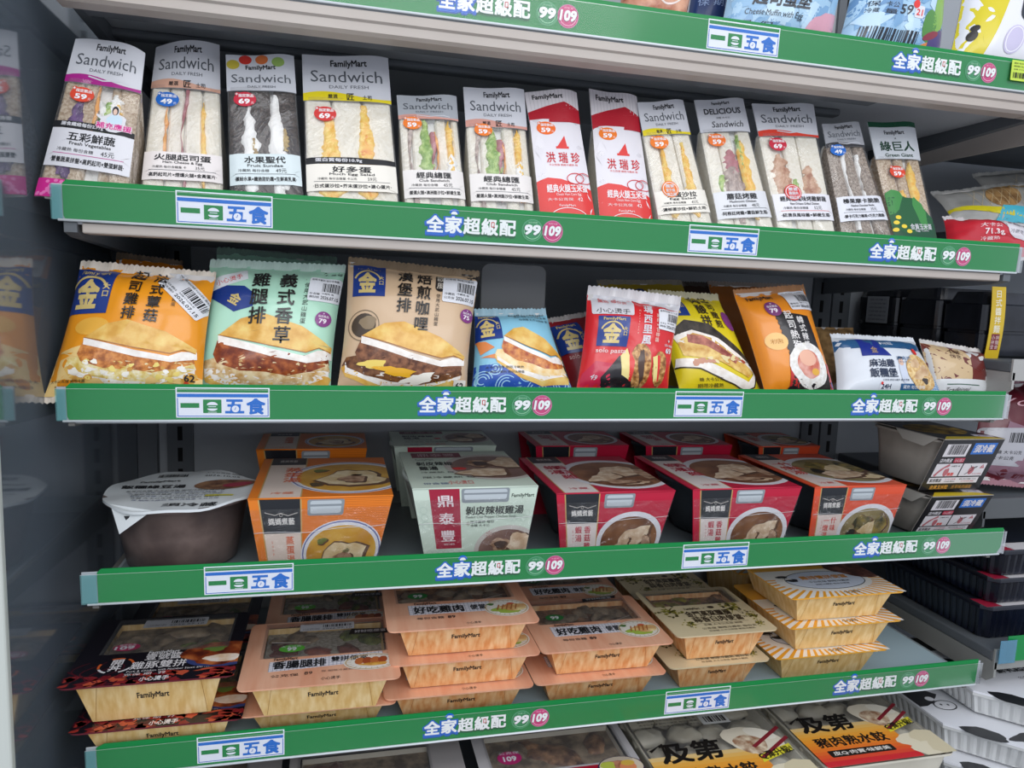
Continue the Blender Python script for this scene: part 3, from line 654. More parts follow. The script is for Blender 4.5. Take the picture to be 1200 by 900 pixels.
SAND = [
 dict(label='leaning brown bread vegetable sandwich with purple banded header at the left shelf end', q=[(88, 50), (172, 69), (155, 215), (44, 212)], hh=.045, band='#a81e84', arch=.006, slope=-.004, w=.083,
      cols=[(0, .26, BB), (.27, .47, BB), (.62, .75, BB), (.74, 1, BB)], patches=[(PURP, .25, .20, .18, .85, 'leaf', 'red_cabbage'), (PURP, .18, .14, .2, .6, 'leaf', 'red_cabbage'), (CHEESE, .47, .03, .3, .97, 'bar', 'cheese_slice'), (EGGW, .55, .10, .3, .85, 'curl', 'egg_filling'), (LETT, .63, .24, .3, .85, 'leaf', 'lettuce'), (EGGW, .70, .14, .72, .92, 'leaf', 'egg_filling'), (EGG, .74, .12, .6, .84, 'leaf', 'egg_filling'), (EGGW, .80, .18, .5, .66, 'leaf', 'egg_filling')],
      txt=('五彩鮮蔬', 'Fresh Vegetables', '45元', '·營養蔬果拼盤×高鈣起司×雙蛋鮮蔬·'), rule=paint('#c23a8c', .5), extra=[cheer, foot], lab=(.026, .068), blackband='膳食纖維每份2.77g', tag=('#e0472c', '59', .30, .87, .025), y0=.010, lean=.33),
 dict(label='white bread ham cheese and egg sandwich with blue 49 sticker', q=[(184, 62), (255, 45), (266, 218), (161, 212)], hh=.055, band='#d9a890', craft=1, slope=.010, ph=2,
      cols=[(0, .26, B), (.27, .49, B), (.50, .74, B), (.75, 1, B)], patches=[(CHEESE, .245, .035, .25, .85), (HAM, .495, .035, .2, .98, 'curl', 'ham_slice'), (EGG, .755, .055, .2, .88, 'bar', 'egg_filling')],
      txt=('火腿起司蛋', 'Ham Cheese & Egg', '35元', '·高鈣起司片×煙燻火腿×金黃蛋片·'), y0=.034, lab=(.028, .060), labm=paint('#eee6e2', .35, coat=.5), tag=('#1668c4', '49', .29, .88, .026)),
 dict(label='dark chocolate bread fruit and cream sandwich with crimson 69 sticker', q=[(264, 70), (345, 68), (357, 227), (267, 218)], hh=.042, head='fruit', headm=paint('#c9cbd0', .4, coat=.4),
      cols=[(0, .28, BD), (.30, .62, BD), (.66, 1, BD)], patches=[(CREAM, .30, .22, .05, .85, 'leaf', 'cream_filling'), (FRUIT, .35, .10, .25, .6, 'leaf', 'fruit_piece'), (CREAM, .68, .20, .05, .95, 'leaf', 'cream_filling'), (FRUIT, .80, .10, .5, .68, 'leaf', 'fruit_piece'), (CREAM, .76, .3, .2, .5, 'leaf', 'cream_filling'), (KIWI, .74, .26, .32, .44, 'leaf', 'fruit_piece')],
      txt=('水果聖代', 'Fruit Sundae', '49元', '·繽紛水果×纖脆甜奶霜×生鮮高乳果·'), lab=(.026, .062), labm=paint('#d8e4e4', .35, coat=.5), tag=('#c8233c', '69', .26, .90, .026)),
 dict(label='widest egg sandwich with grey header, yellow band and black strip, thick yellow egg filling', q=[(353, 70), (455, 70), (470, 235), (356, 228)], hh=.056, band='#e3cf1e', craft=1,
      cols=[(0, .30, B), (.31, .66, B), (.67, 1, B)], patches=[(EGG, .27, .26, .16, .86, 'tri', 'egg_filling'), (EGG, .68, .22, .16, .95, 'tri', 'egg_filling'), (EGGO, .69, .16, .2, .7, 'leaf', 'egg_filling')],
      txt=('好多蛋', 'Much Egg Salad', '59元', '·日式蛋沙拉×芥末蛋沙拉×溏心蛋片·'), lab=(.026, .058), labm=paint('#efe9dc', .35, coat=.5), blackband='蛋白質每份10.9g', tag=('#d3302e', '69', .24, .86, .027)),
 dict(label='shorter club sandwich with orange 59 sticker, its grey header folded low', q=[(464, 113), (535, 118), (548, 242), (472, 235)], hh=.028, head='std', band='#d49a8c', headm=paint('#a9adb2', .4, coat=.4),
      cols=[(0, .15, B), (.19, .42, B), (.60, .80, B), (.88, 1, B)], patches=club_p(0), txt=('經典總匯', 'Club Sandwich', '45元', '·嚴選火腿×澳洲酪沙拉×鮮嫩生菜·'), lab=(.026, .060), labm=paint('#eae4de', .35, coat=.5), tag=('#ee7a1c', '59', .22, .93, .024), y0=.026),
 dict(label='taller club sandwich with upright grey header standing right of the folded-down one', q=[(542, 100), (614, 112), (628, 247), (550, 243)], hh=.050, band='#d49a8c', craft=1,
      cols=[(0, .17, B), (.21, .42, B), (.58, .78, B), (.86, 1, B)], patches=club_p(-.02), txt=('經典總匯', 'Club Sandwich', '45元', '·嚴選火腿×澳洲酪沙拉×鮮嫩生菜·'), lab=(.028, .062), labm=paint('#eae4de', .35, coat=.5), tag=('#ee7a1c', '59', .27, .94, .024)),
 dict(label='white and red printed sandwich pack, left of the two, with white striped top', q=[(614, 108), (676, 113), (700, 252), (628, 247)], hh=.040, head='red', headm=paint('#dcd6d8', .4, coat=.4),
      cols=[(.02, .33, B), (.34, .66, B), (.67, .98, B)], bodyprint=hung, tag=('#ee6a1c', '59', .30, .92, .026), ph=1, w=.069),
 dict(label='white and red printed sandwich pack, right of the two, dark red corner under its header', q=[(690, 103), (745, 118), (766, 256), (700, 250)], hh=.050, head='red', headm=paint('#dcd6d8', .4, coat=.4), slope=-.008,
      cols=[(.02, .33, B), (.34, .66, B), (.67, .98, B)], bodyprint=hung, tag=('#ee7a1c', '59', .30, .93, .026)),
 dict(label='egg salad sandwich with yellow banded header and round orange seal', q=[(745, 120), (800, 128), (836, 260), (768, 256)], hh=.044, band='#e3cf1e', craft=1,
      cols=[(0, .28, B), (.29, .62, B), (.63, 1, B)], patches=[(EGG, .33, .17, .2, .86, 'tri', 'egg_filling'), (EGG, .76, .20, .2, .9, 'tri', 'egg_filling')],
      txt=('雞蛋沙拉', 'Egg Salad', '45元', '·濃郁蛋沙拉×鮮奶土司·'), lab=(.026, .056), labm=paint('#efe9dc', .35, coat=.5), extra=[badge('#ee7a1c', .30, .068, ('獨家', '新升級', '美乃滋'))], tag=('#ee7a1c', '59', .30, .90, .027)),
 dict(label='mushroom and chicken sandwich whose header has slanted script lettering', q=[(812, 118), (870, 125), (908, 266), (838, 260)], hh=.044, head='deli',
      cols=[(0, .30, B), (.31, .60, B), (.72, 1, B)], patches=[(LETT, .22, .10, .25, .6, 'curl', 'lettuce'), (MUSH, .45, .30, .18, .72, 'leaf', 'mushroom_filling'), (HAM, .48, .22, .6, .82, 'leaf', 'ham_slice'), (EGG, .74, .16, .2, .9, 'bar', 'egg_filling'), (LETT, .70, .06, .65, .95, 'bar', 'lettuce')],
      txt=('蘑菇烤雞', 'Mushroom Chicken', '48元', '·阿根廷烤雞×蘑菇鮮生菜·'), lab=(.026, .062), labm=paint('#dfe0e2', .35, coat=.5), tag=('#f0762a', '59', .28, .90, .027)),
 dict(label='grilled chicken sandwich with orange-red banded header and crimson 69 sticker', q=[(880, 124), (952, 127), (980, 270), (910, 265)], hh=.045, band='#d8402e',
      cols=[(0, .28, B), (.36, .62, B), (.63, 1, B)], patches=[(CHICK, .25, .26, .38, .82, 'leaf', 'chicken_filling'), (LETT, .45, .12, .42, .6, 'leaf', 'lettuce'), (CHICK, .72, .24, .3, .72, 'leaf', 'chicken_filling')],
      txt=('經典島風味烤雞鮮蔬', 'New Orleans Grilled Chicken', '52元', '·紐澳良風味雞×鮮嫩生菜·'), lab=(.030, .066), labm=paint('#e6e4e8', .35, coat=.5), rule=paint('#d8402e', .5), extra=[badge('#d3302e', .34, .078, ('嚴選', '雞腿肉', '風味升級'))], tag=('#c8233c', '69', .24, .90, .028)),
 dict(label='small mocha brown bread cream sandwich with grey header between chicken and green packs', q=[(962, 148), (1005, 150), (1047, 274), (982, 270)], hh=.032, head='std', headm=paint('#a2a4a9', .4, coat=.4), band='#3a3a3e',
      cols=[(0, .32, BM), (.36, .64, BM), (.70, 1, BM)], patches=[(CREAM, .35, .09, .2, .95, 'curl', 'cream_filling'), (CREAM, .67, .08, .3, .9, 'curl', 'cream_filling')],
      txt=('榛果摩卡脆脆', 'Hazelnut Chocolate Mocha', '35元', '·摩卡巧克力榛果×巧克力脆脆·'), lab=(.034, .068), labm=paint('#dfe0e6', .35, coat=.5), y0=.018, tag=('#1668c4', '49', .30, .94, .025)),
 dict(label='brown grain bread egg sandwich with green printed bottom at the right row end', q=[(1015, 142), (1070, 150), (1097, 276), (1045, 272)], hh=.054, head='giant', headm=paint('#d5d9dd', .4, coat=.4),
      cols=[(0, .36, BB), (.40, .62, BB), (.72, 1, BB)], patches=[(EGG, .42, .22, .2, .66, 'leaf', 'egg_filling'), (EGG, .72, .16, .1, .95, 'bar', 'egg_filling'), (EGGW, .66, .12, .3, .55, 'leaf', 'egg_filling')], bodyprint=corn, y0=.031, tag=('#e0472c', '59', .36, .84, .027)),
]
for sp in SAND: sandwich('sandwich', sp)
# ================================================================ printed pillow pouches
TOAST = noisy('#d9a03e', '#f0cf78', 60, .4, 0, 5, coat=.4, h3='#e9b95c'); CRUST = noisy('#9a531c', '#e0954a', 170, .4, 0, 6, coat=.4, h3='#c4742e'); CRUMB = noisy('#f0e6da', '#fffaf2', 120, .4, 0, 3, coat=.4)
SAUCE = noisy('#6e2a12', '#b5622e', 110, .35, 0, 5, coat=.4, h3='#8f421c'); SALAD = noisy('#d8b24a', '#f7edd0', 120, .4, 0, 4, coat=.4, h3='#ecd892'); BEEF = noisy('#5a3322', '#a06a48', 140, .4, 0, 5, coat=.4)
def pp(h): return paint(h, .36, coat=.35)
def gold(A, x0, y0, x1, y1, l=2, bg='#1c3a86', line='FamilyMart'):
    """blue crest with the gold character"""
    k = pp(bg); g = pp('#d8c07a'); cx = (x0 + x1) / 2; w = x1 - x0; h = y1 - y0
    A.rect(x0, y0, x1, y1, k, l)
    A.text(line, cx, y1 - h * .11, h * .14, g, l + 1, w=w * .7, bold=.03)
    A.text('金', cx - w * .06, y0 + h * .42, h * .66, g, l + 1, w=w * .56, bold=.06)
    A.ring(cx - w*.05, y0 + h * .42, h * .40, h * .05, g, l + 1, a0=20, a1=160)
    A.column('大口', x1 - w * .13, y0 + h * .66, h * .15, g, l + 1, bold=.03)
def datecode(A, x0, y0, x1, y1, l=2, date='2026.07.15', bg='#e9eaee', part=0):
    b = pp(bg); A.rrect(x0, y0, x1, y1, (y1 - y0) * .08, b, l); w = x1 - x0; h = y1 - y0
    A.tiny(x0 + w*.06, y1 - h*.10, x1 - w*.1, h*.09, INKM, l + 1, 3)
    A.bars(x0 + w*.42, y1 - h*.58, x1 - w*.05, y1 - h*.22, INKM, l + 1, n=18)
    for r in (.70, .84): A.tiny(x0 + w*.05, y1 - h*r, x0 + w*.36, h*.10, INKM, l + 1, int(r*100))
    A.text(date, x0 + w * .68, y1 - h*.83, h*.19, INKM, l + 1, w=w*.55, bold=.02); A.tiny(x0 + w*.42, y1 - h*.66, x1 - w*.2, h*.08, INKM, l + 1, 7)
def coin(A, u, v, r, col, price, l=4):
    A.ell(u, v, r, r, pp(col), l, n=22); w = pp('#f2e8ee'); A.text('指定飲品', u, v + r*.35, r*.34, w, l+1, w=r*1.3/A.asp, bold=.02); A.text(price, u - r*.05/A.asp, v - r*.25, r*.8, w, l+1, w=r*.95/A.asp, bold=.05); A.text('+', u, v + r*.72, r*.4, w, l+1, bold=.05)
def quadmap(q):
    """bilinear spot inside four corners (TL TR BR BL) given in panel units"""
    (ax, ay), (bx, by), (cx, cy), (dx, dy) = q
    return lambda u, v: (dx*(1-u)*(1-v) + cx*u*(1-v) + bx*u*v + ax*(1-u)*v, dy*(1-u)*(1-v) + cy*u*(1-v) + by*u*v + ay*(1-u)*v)
def toastie(A, q, mats, l=1):
    """a printed hot sandwich in the box q: lower slice, filling, white crumb edge, toasted top"""
    top, crumb, fill, sal, low = mats; f = quadmap(q); P = lambda pts: [f(*p) for p in pts]
    A.poly(P([(.0, .33), (.05, .42), (.5, .20), (.95, .33), (1, .26), (.97, .14), (.62, .0), (.35, .05), (.05, .22)]), low, l)
    A.poly(P([(.02, .40), (.5, .24), (.98, .36), (.98, .28), (.62, .08), (.35, .12), (.04, .27)]), crumb, l + .4)
    A.poly(P([(.02, .46), (.25, .52), (.6, .42), (.97, .44), (.99, .34), (.86, .24), (.66, .16), (.42, .18), (.2, .24), (.0, .36)]), sal, l + .8)
    A.poly(P([(.10, .67), (.4, .60), (.75, .50), (.96, .54), (.98, .42), (.84, .33), (.66, .28), (.5, .32), (.3, .33), (.12, .42), (.08, .52)]), fill, l + 1.2)
    A.poly(P([(.10, .73), (.5, .58), (.78, .50), (.88, .57), (.99, .58), (.995, .48), (.80, .42), (.52, .49), (.11, .64)]), crumb, l + 1.6)
    A.poly(P([(.10, .73), (.26, .92), (.42, .98), (.74, .84), (.99, .62), (.985, .55), (.89, .595), (.79, .535), (.5, .61)]), top, l + 2)
    A.line(P([(.10, .735), (.5, .612), (.79, .54), (.89, .6), (.98, .56)]), .006, pp('#b3702a'), l + 2.4)
def pouch(name, sp):
    """sp: q = corners TL TR BR BL in the photograph (BL/BR where the rail hides it, extended by down)"""
    lean = sp.get('lean', .30); y0 = sp.get('y0', .030); z0 = sp.get('z0', DECK[3] + .001)
    C = [on_lean(px, py, y0, z0, lean) for px, py in sp['q']]
    tl, tr, br, bl = [Vector(c) for c in C]
    top = (tl + tr) / 2; bot = (bl + br) / 2; d = top - bot; roll = math.atan2(d.x, d.y) if 'roll' not in sp else math.radians(sp['roll'])
    ax = Vector((math.cos(roll), -math.sin(roll))); up = Vector((math.sin(roll), math.cos(roll)))
    cl = lambda p: Vector(((p - bot).dot(ax), (p - bot).dot(up)))      # corners in the pouch's own frame
    tl, tr, br, bl = cl(tl), cl(tr), cl(br), cl(bl); low = max(0, min(C[2][1], C[3][1]) - .0125)
    if low:                                                         # run the sides on below the rail
        el, er = (bl - tl).normalized(), (br - tr).normalized(); bl = bl + el * low; br = br + er * low
    zmin = min((bl.x * -math.sin(roll) + bl.y * math.cos(roll)), (br.x * -math.sin(roll) + br.y * math.cos(roll)))
    M = Matrix.Rotation(-lean, 4, 'X') @ Matrix.Rotation(roll, 4, 'Y')
    off = bot.y + zmin; lift = max(0.0, -off)
    org = Vector((bot.x, y0 + math.sin(lean) * (bot.y + 0), z0 + math.cos(lean) * (bot.y + lift)))
    t = thing(name, sp['label'], sp.get('cat', 'food pouch'), org, M.to_euler(), sp.get('group', 'printed food pouches'))
    W = ((tr - tl).length + (br - bl).length) / 2; H = ((tl - bl).length + (tr - br).length) / 2
    T = sp.get('thick', .024); seal = sp.get('seal', .075); o = Vector((W * 991, H * 577, 3)); wr = sp.get('wrinkle', .0016)
    bend = sp.get('bend', 0)
    def fr(u, v, off=0, side=-1):
        e = seal * .6; q = min(1, max(0, (v - e) / (1 - 2*e)))
        th = T * (max(0, 1 - abs(2*u - 1) ** 2.6) ** .55) * (max(0, 1 - abs(2*q - 1) ** 3.2) ** .6)
        ins = .045 * (1 - abs(2*v - 1) ** 2) * (2*u - 1) * -.5
        p = (bl * (1-u) + br * u) * (1-v) + (tl * (1-u) + tr * u) * v + Vector((ins * W, 0))
        n = mnoise.noise(Vector((u * 3.2, v * 3.0, 1)) + o) * wr * 1.6 + wr * .8 * abs(mnoise.noise(Vector((u * 6 + v * 2, v * 4 - u, 4)) + o))
        edge = math.exp(-((v - .0) / .14) ** 2) + math.exp(-((1 - v) / .14) ** 2)
        n += edge * wr * .7 * math.sin(u * 37 + o.x) * (0.35 if v < .02 or v > .98 else 1)
        if side > 0: return Vector((p.x, .35 * th + .0006, p.y))
        y = -th + n * (1 if 0 < u < 1 else 0) - off + bend * (v ** 2)
        if sp.get('dog') and v > .7: y += sp['dog'] * max(0, (v - .7) / .3) * max(0, (u - .6) / .4)
        return Vector((p.x, y, p.y))
    m = MB(); base = sp['base'] if not isinstance(sp['base'], str) else pp(sp['base'])
    nu, nv = max(10, int(W / .0045)), max(10, int(H / .0045))
    if len(sp['label']) and sp.get('far'): nu, nv = nu // 2, nv // 2
    m.grid(lambda u, v: fr(u, v), nu, nv, base); m.grid(lambda u, v: fr(1 - u, v, 0, 1) + (Vector((0, bend * v**2, 0))), nu // 2, nv // 2, pp(sp.get('backc', '#c9c6c2')))
    if sp.get('art'):
        A = Art(W / H); sp['art'](A); m.art(A, lambda u, v, off: fr(u, v, off * 1.5 + .00035), W, H, .0055)
    body = m.build('pouch_body', t)
    sc = pp(sp.get('sealc', '#d8d6d2'))
    for nm, v0, v1, sg in (('bottom_seal', 0, -.035, -1), ('top_seal', 1, 1.035, 1)):
        if nm in sp.get('noseal', ()): continue
        m = MB(); n = max(12, int(W / .0028)); vs = []
        hs = sp.get('sealh', .006)
        for i in range(n + 1):
            u = i / n; b = fr(u, v0); dz = hs + (.0012 if i % 2 else -.0006)
            for s_ in (0, 1):
                vs += [b + Vector((0, .0004 * (1 if s_ else -1), -sg * .004)), b + Vector((.0, .0004 * (1 if s_ else -1) + .0008 * math.sin(i * .9), sg * dz))]
        fs = [];
        for i in range(n):
            a = i * 4; fs += [(a, a+1, a+5, a+4), (a+2, a+6, a+7, a+3)]
        m.add(vs, fs, sc); m.build(nm, t)
    if 'label_art' in sp:
        for (nm, fn) in sp['label_art']:
            A = Art(W / H); fn(A); m = MB(); m.art(A, lambda u, v, off: fr(u, v, off * 1.5 + .0011), W, H, .0055); m.build(nm, body)
    settle(t, z0)
    return t
INKP = pp('#1b1714')
def a_orange(A):
    A.poly([(0, 0), (1, 0), (1, .12), (.6, .30), (.2, .36), (0, .30)], pp('#f3cf86'), .3)
    gold(A, .0, .60, .30, .97, 2)
    A.column('起司雞排', .46, 1.0, .105, INKP, 6, bold=.03); A.column('法式蕈菇', .62, .985, .105, INKP, 6, bold=.03); A.column('使用大武山雞蛋', .76, .94, .035, INKP, 3)
    A.ell(.22, .50, .13, .07, pp('#f2b545'), .6, n=18)
    toastie(A, [(.10, .56), (.97, .56), (.97, .00), (.10, .00)], (TOAST, CRUMB, CRUST, SALAD, TOAST), 1)
    A.wash(.14, .10, .9, .24, 26, .022, .016, [pp('#f4dc7a'), pp('#fbf5e6'), pp('#d8a04a'), pp('#fdf8ee')], 3, 5)
    A.text('62', .92, .12, .075, INKM, 5, bold=.03); A.rect(.90, .02, 1, .07, LABELF, 5); A.text('5', .95, .045, .045, INKM, 6); A.ell(.90, .075, .02, .02, pp('#d9472e'), 6, n=10)
    A.tiny(.02, .10, .25, .022, INKP, 4); A.tiny(.02, .06, .2, .022, INKP, 4, 2)
def a_mint(A):
    A.poly([(0, .82), (.28, .80), (.36, .74), (.36, .64), (.22, .60), (.0, .74)], pp('#1c3a86'), 1); A.text('金', .22, .70, .09, pp('#d8c07a'), 2, rot=-30, bold=.05); A.poly([(.0, .86), (.0, .76), (.30, .86), (.28, .95)], pp('#eceef0'), 1.2); A.text('小心燙手', .16, .86, .05, REDM, 2, rot=18)
    A.column('雞腿排', .40, .93, .135, INKP, 6, bold=.03, squeeze=1.0); A.column('義式香草', .60, .93, .135, INKP, 6, bold=.03); A.column('·使用大武山雞蛋', .745, .90, .045, INKP, 3)
    toastie(A, [(.03, .60), (1.0, .60), (1.0, -.06), (.03, -.06)], (TOAST, CRUMB, SAUCE, noisy('#c99a5a', '#f0dcb0', 100, .4, 0, 4, coat=.4), TOAST), 1)
    coin(A, .90, .56, .062, '#8a3f86', '79'); A.text('↑', .86, .95, .05, INKP, 3, bold=.04); A.tiny(.90, .95, .99, .03, INKP, 3)
def a_curry(A):
    gold(A, .04, .72, .28, .98, 2)
    A.column('漢堡排', .43, .97, .115, INKP, 6, bold=.03); A.column('焙煎咖哩', .575, .96, .115, INKP, 6, bold=.03)
    A.rrect(.66, .80, .74, .96, .035, pp('#2b2523'), 2); A.column('歐風', .70, .95, .062, pp('#e6dccb'), 3); A.column('使用大武山雞蛋', .69, .78, .035, INKP, 3)
    A.ring(.14, .50, .115, .006, pp('#7a6a52'), 2); A.ell(.14, .50, .09, .09, pp('#4a3d30'), 2, n=20); A.ell(.17, .52, .06, .05, pp('#8f7b5e'), 3, n=14, wob=.2)
    toastie(A, [(.06, .58), (.98, .50), (.94, -.02), (-.02, .02)], (TOAST, CRUMB, BEEF, noisy('#4f2a18', '#8a5a34', 150, .4, 0, 5, coat=.4), TOAST), 1)
    A.ell(.42, .17, .15, .03, pp('#f0b428'), 3.4, n=20, wob=.35, rot=-8); A.ell(.6, .12, .12, .035, pp('#f8f2e4'), 3.3, n=20, wob=.35, rot=10); A.ell(.24, .22, .10, .03, pp('#f4d66a'), 3.3, n=18, wob=.3)
    coin(A, .94, .63, .058, '#8a3f86', '75'); A.rect(.88, .03, .98, .12, pp('#e9e2d8'), 4); A.text('62', .93, .075, .065, INKM, 5, bold=.03)
    A.poly([(.90, .98), (1, .84), (1, 1), (.80, 1)], pp('#2b2523'), 1)
def a_blue(A):
    w = pp('#a9d6ee'); n_ = pp('#2f62b8')
    A.poly([(0, 0), (1, 0), (1, .22), (.7, .30), (.4, .30), (0, .34)], pp('#2a57b0'), .6)
    for i, (u, v, r) in enumerate(((.08, .16, .10), (.32, .10, .11), (.52, .22, .08), (.62, .06, .10), (.88, .12, .10), (.2, .28, .07), (.78, .24, .07))):
        for k in range(3): A.ring(u, v, r - k*.028, .010, w, 1 + .2 * (i % 2), a0=10 + 40*i, a1=300 + 40*i)
    gold(A, .0, .62, .30, .96, 2); A.poly([(0, .62), (.05, .45), (.2, .52), (.1, .6)], pp('#e58a4a'), 1.5); A.poly([(.05, .42), (.25, .38), (.3, .46)], pp('#e58a4a'), 1.5)
    toastie(A, [(.26, .82), (1.0, .70), (.98, .02), (.16, .22)], (TOAST, CRUMB, noisy('#a8421c', '#e89a4c', 150, .4, 0, 5, coat=.4), noisy('#f0c06a', '#fbe6b8', 90, .4, 0, 4, coat=.4), TOAST), 2)
    for i in range(3): A.tiny(.45 + .05*i, .96 - i*.05, .95, .035, INKP, 3, i)
    A.tiny(.1, .29, .5, .03, INKP, 5, 4); A.tiny(.1, .24, .5, .03, INKP, 5, 5)
def a_red(A):
    A.poly([(0, .0), (.36, .0), (.30, .28), (.12, .30), (.02, .18)], pp('#c81f44'), .8)
    A.poly([(0, 1), (1, 1), (1, .90), (.5, .97), (.06, .955)], LABELF, 1.5)
    A.rrect(.04, .78, .46, .98, .02, LABELF, 2); A.tiny(.1, .93, .4, .045, REDM, 3); A.text('小心燙手', .25, .82, .065, INKP, 3, w=.34)
    gold(A, .10, .45, .42, .76, 2); A.text('solo pasta', .26, .40, .06, pp('#f1c8c4'), 3, w=.32, bold=.03)
    A.column('瑪西里風', .62, .93, .105, LABELF, 3, bold=.03); A.column('豬肉×甘檸醬', .74, .84, .05, pp('#f1d8c8'), 3); A.column('Marseille', .53, .86, .028, pp('#f1d8c8'), 3)
    A.poly([(.20, .14), (.36, .36), (.56, .32), (.62, .0), (.24, .0)], pp('#1c181c'), 1.5)
    bun = noisy('#7a4a22', '#e0b070', 190, .4, 0, 5, coat=.4, h3='#b57f42')
    A.ell(.60, .27, .12, .23, bun, 2.2, n=24, wob=.05, rot=8); A.ell(.82, .25, .08, .18, bun, 2.2, n=22, wob=.05, rot=8)
    A.poly([(.37, .36), (.43, .44), (.50, .30), (.51, .12), (.41, .17)], pp('#ecd98c'), 2.6); A.poly([(.46, .44), (.53, .31), (.53, .11), (.50, .12), (.47, .31)], REDM, 2.8); A.ell(.61, .27, .035, .18, pp('#4d3428'), 2.9, n=16, wob=.3, rot=8)
    A.poly([(.72, .36), (.77, .38), (.82, .12), (.78, .12)], pp('#ecd98c'), 2.6); A.poly([(.77, .38), (.80, .38), (.84, .13), (.82, .12)], REDM, 2.8)
    A.text('69', .90, .44, .08, LABELF, 3, bold=.05); A.tiny(.84, .50, .96, .03, LABELF, 3); A.text('+', .9, .55, .06, LABELF, 3, bold=.05); A.text('49', .13, .14, .07, LABELF, 3, rot=-20)
def a_yellow(A):
    gold(A, .0, .74, .36, 1.0, 2, line='FamilyMart'); k = pp('#33281a')
    A.column('肉酸拼', .55, .99, .11, k, 3, bold=.03); A.column('起司嫩煎', .72, .99, .085, k, 3, bold=.02); A.ell(.90, .72, .07, .10, pp('#8a3f86'), 3, n=16)
    A.poly([(.05, .60), (.25, .70), (.55, .66), (.98, .36), (.98, .24), (.5, .50), (.1, .52)], noisy('#26221f', '#4a423a', 90, .5, 0, 4), 2)
    A.poly([(.05, .55), (.3, .60), (.6, .52), (.98, .28), (.96, .20), (.55, .44), (.08, .48)], CRUMB, 2.4)
    A.poly([(.08, .50), (.3, .57), (.5, .52), (.85, .30), (.96, .22), (.84, .16), (.5, .30), (.1, .36)], noisy('#c9902e', '#f0d07a', 90, .4, 0, 4, coat=.4), 2.6)
    A.poly([(.22, .56), (.4, .54), (.78, .33), (.72, .28), (.4, .44), (.2, .48)], noisy('#8a3f34', '#c97a64', 110, .4, 0, 4, coat=.4), 3)
    A.wash(.15, .28, .85, .34, 18, .03, .02, [pp('#7f9a3c'), pp('#c98a6a'), pp('#ead9a0'), pp('#b0503c')], 3.4, 4)
    A.poly([(.02, .34), (.3, .32), (.55, .22), (.82, .12), (.98, .22), (.90, .08), (.78, .05), (.5, .14), (.25, .24), (.0, .26)], CRUMB, 2.8); A.line([(.0, .26), (.25, .235), (.5, .135), (.78, .045), (.90, .08), (.99, .22)], .012, k, 3.2)
    A.tiny(.22, .14, .5, .035, k, 3, 1); A.tiny(.2, .09, .5, .035, k, 3, 2)
def a_korean(A):
    k = pp('#1d1a1c'); A.poly([(.32, .78), (.80, .72), (.90, .06), (.40, .0)], k, 1)
    for i in range(16): A.rect(.315 + i * .004, .74 - i * .046, .36 + i * .004, .765 - i * .046, k, 1)
    A.text('FamilyMart', .28, .92, .06, k, 3, w=.34, bold=.03, shear=.2); coin(A, .34, .80, .072, '#7a3a72', '79')
    A.column('起司熱狗', .50, .78, .085, pp('#e8e4e0'), 3, bold=.02); A.column('韓式辣醬', .65, .72, .07, pp('#e8e4e0'), 3, bold=.02); A.text('65', .48, .45, .05, pp('#e8e4e0'), 3)
    A.ell(.24, .50, .10, .08, pp('#f3c06a'), 2, n=18); A.tiny(.16, .5, .32, .05, pp('#c9861e'), 3)
    A.poly([(.32, .28), (.42, .26), (.44, .0), (.28, .0)], pp('#c8302e'), 2); A.poly([(.9, .3), (1, .3), (1, 0), (.9, 0)], pp('#c8302e'), 2); A.ell(.34, .08, .05, .03, k, 3, n=12); A.ell(.97, .12, .03, .03, pp('#2c2f8a'), 3, n=10)
    rice = noisy('#e2ddd2', '#fbf9f4', 170, .5, 0, 3, coat=.3); A.ell(.63, .12, .22, .16, noisy('#1f1e1c', '#3a3733', 80, .5, 0, 3), 2, n=24)
    A.ell(.61, .28, .20, .20, rice, 2.5, n=30, wob=.05); A.ell(.60, .29, .12, .125, noisy('#c9583c', '#e9b0a0', 60, .4, 0, 3, coat=.4), 3, n=22, wob=.06); A.ell(.59, .34, .09, .07, pp('#f0b89c'), 3.5, n=18); A.ell(.67, .22, .04, .03, pp('#e8b040'), 3.6, n=12)
def lab_orange(A): pass
def datelab(x0, y0, x1, y1, date='2026.07.15'):
    return lambda A: datecode(A, x0, y0, x1, y1, 1, date)
def rotlab(cx, cy, w, h, deg, date='2026.07.15'):
    def fn(A):
        B = Art(w * A.asp / h); datecode(B, 0, 0, 1, 1, 1, date); c, s = math.cos(math.radians(deg)), math.sin(math.radians(deg))
        for pts, tr, mt, l in B.it:
            out = []
            for x, y in pts:
                X = (x - .5) * w * A.asp; Y = (y - .5) * h; out.append((cx + (X*c - Y*s) / A.asp, cy + X*s + Y*c))
            A.it.append((out, tr, mt, l))
    return fn
def a_warn(A):
    A.rrect(.05, .80, .42, .98, .02, LABELF, 2); A.text('小心燙手', .24, .86, .06, INKP, 3, w=.3); A.tiny(.1, .94, .38, .03, REDM, 3); A.rect(0, .58, .34, .80, pp('#1c2f76'), 1); A.text('FamilyMart', .16, .73, .06, pp('#b9a66a'), 2, w=.24)
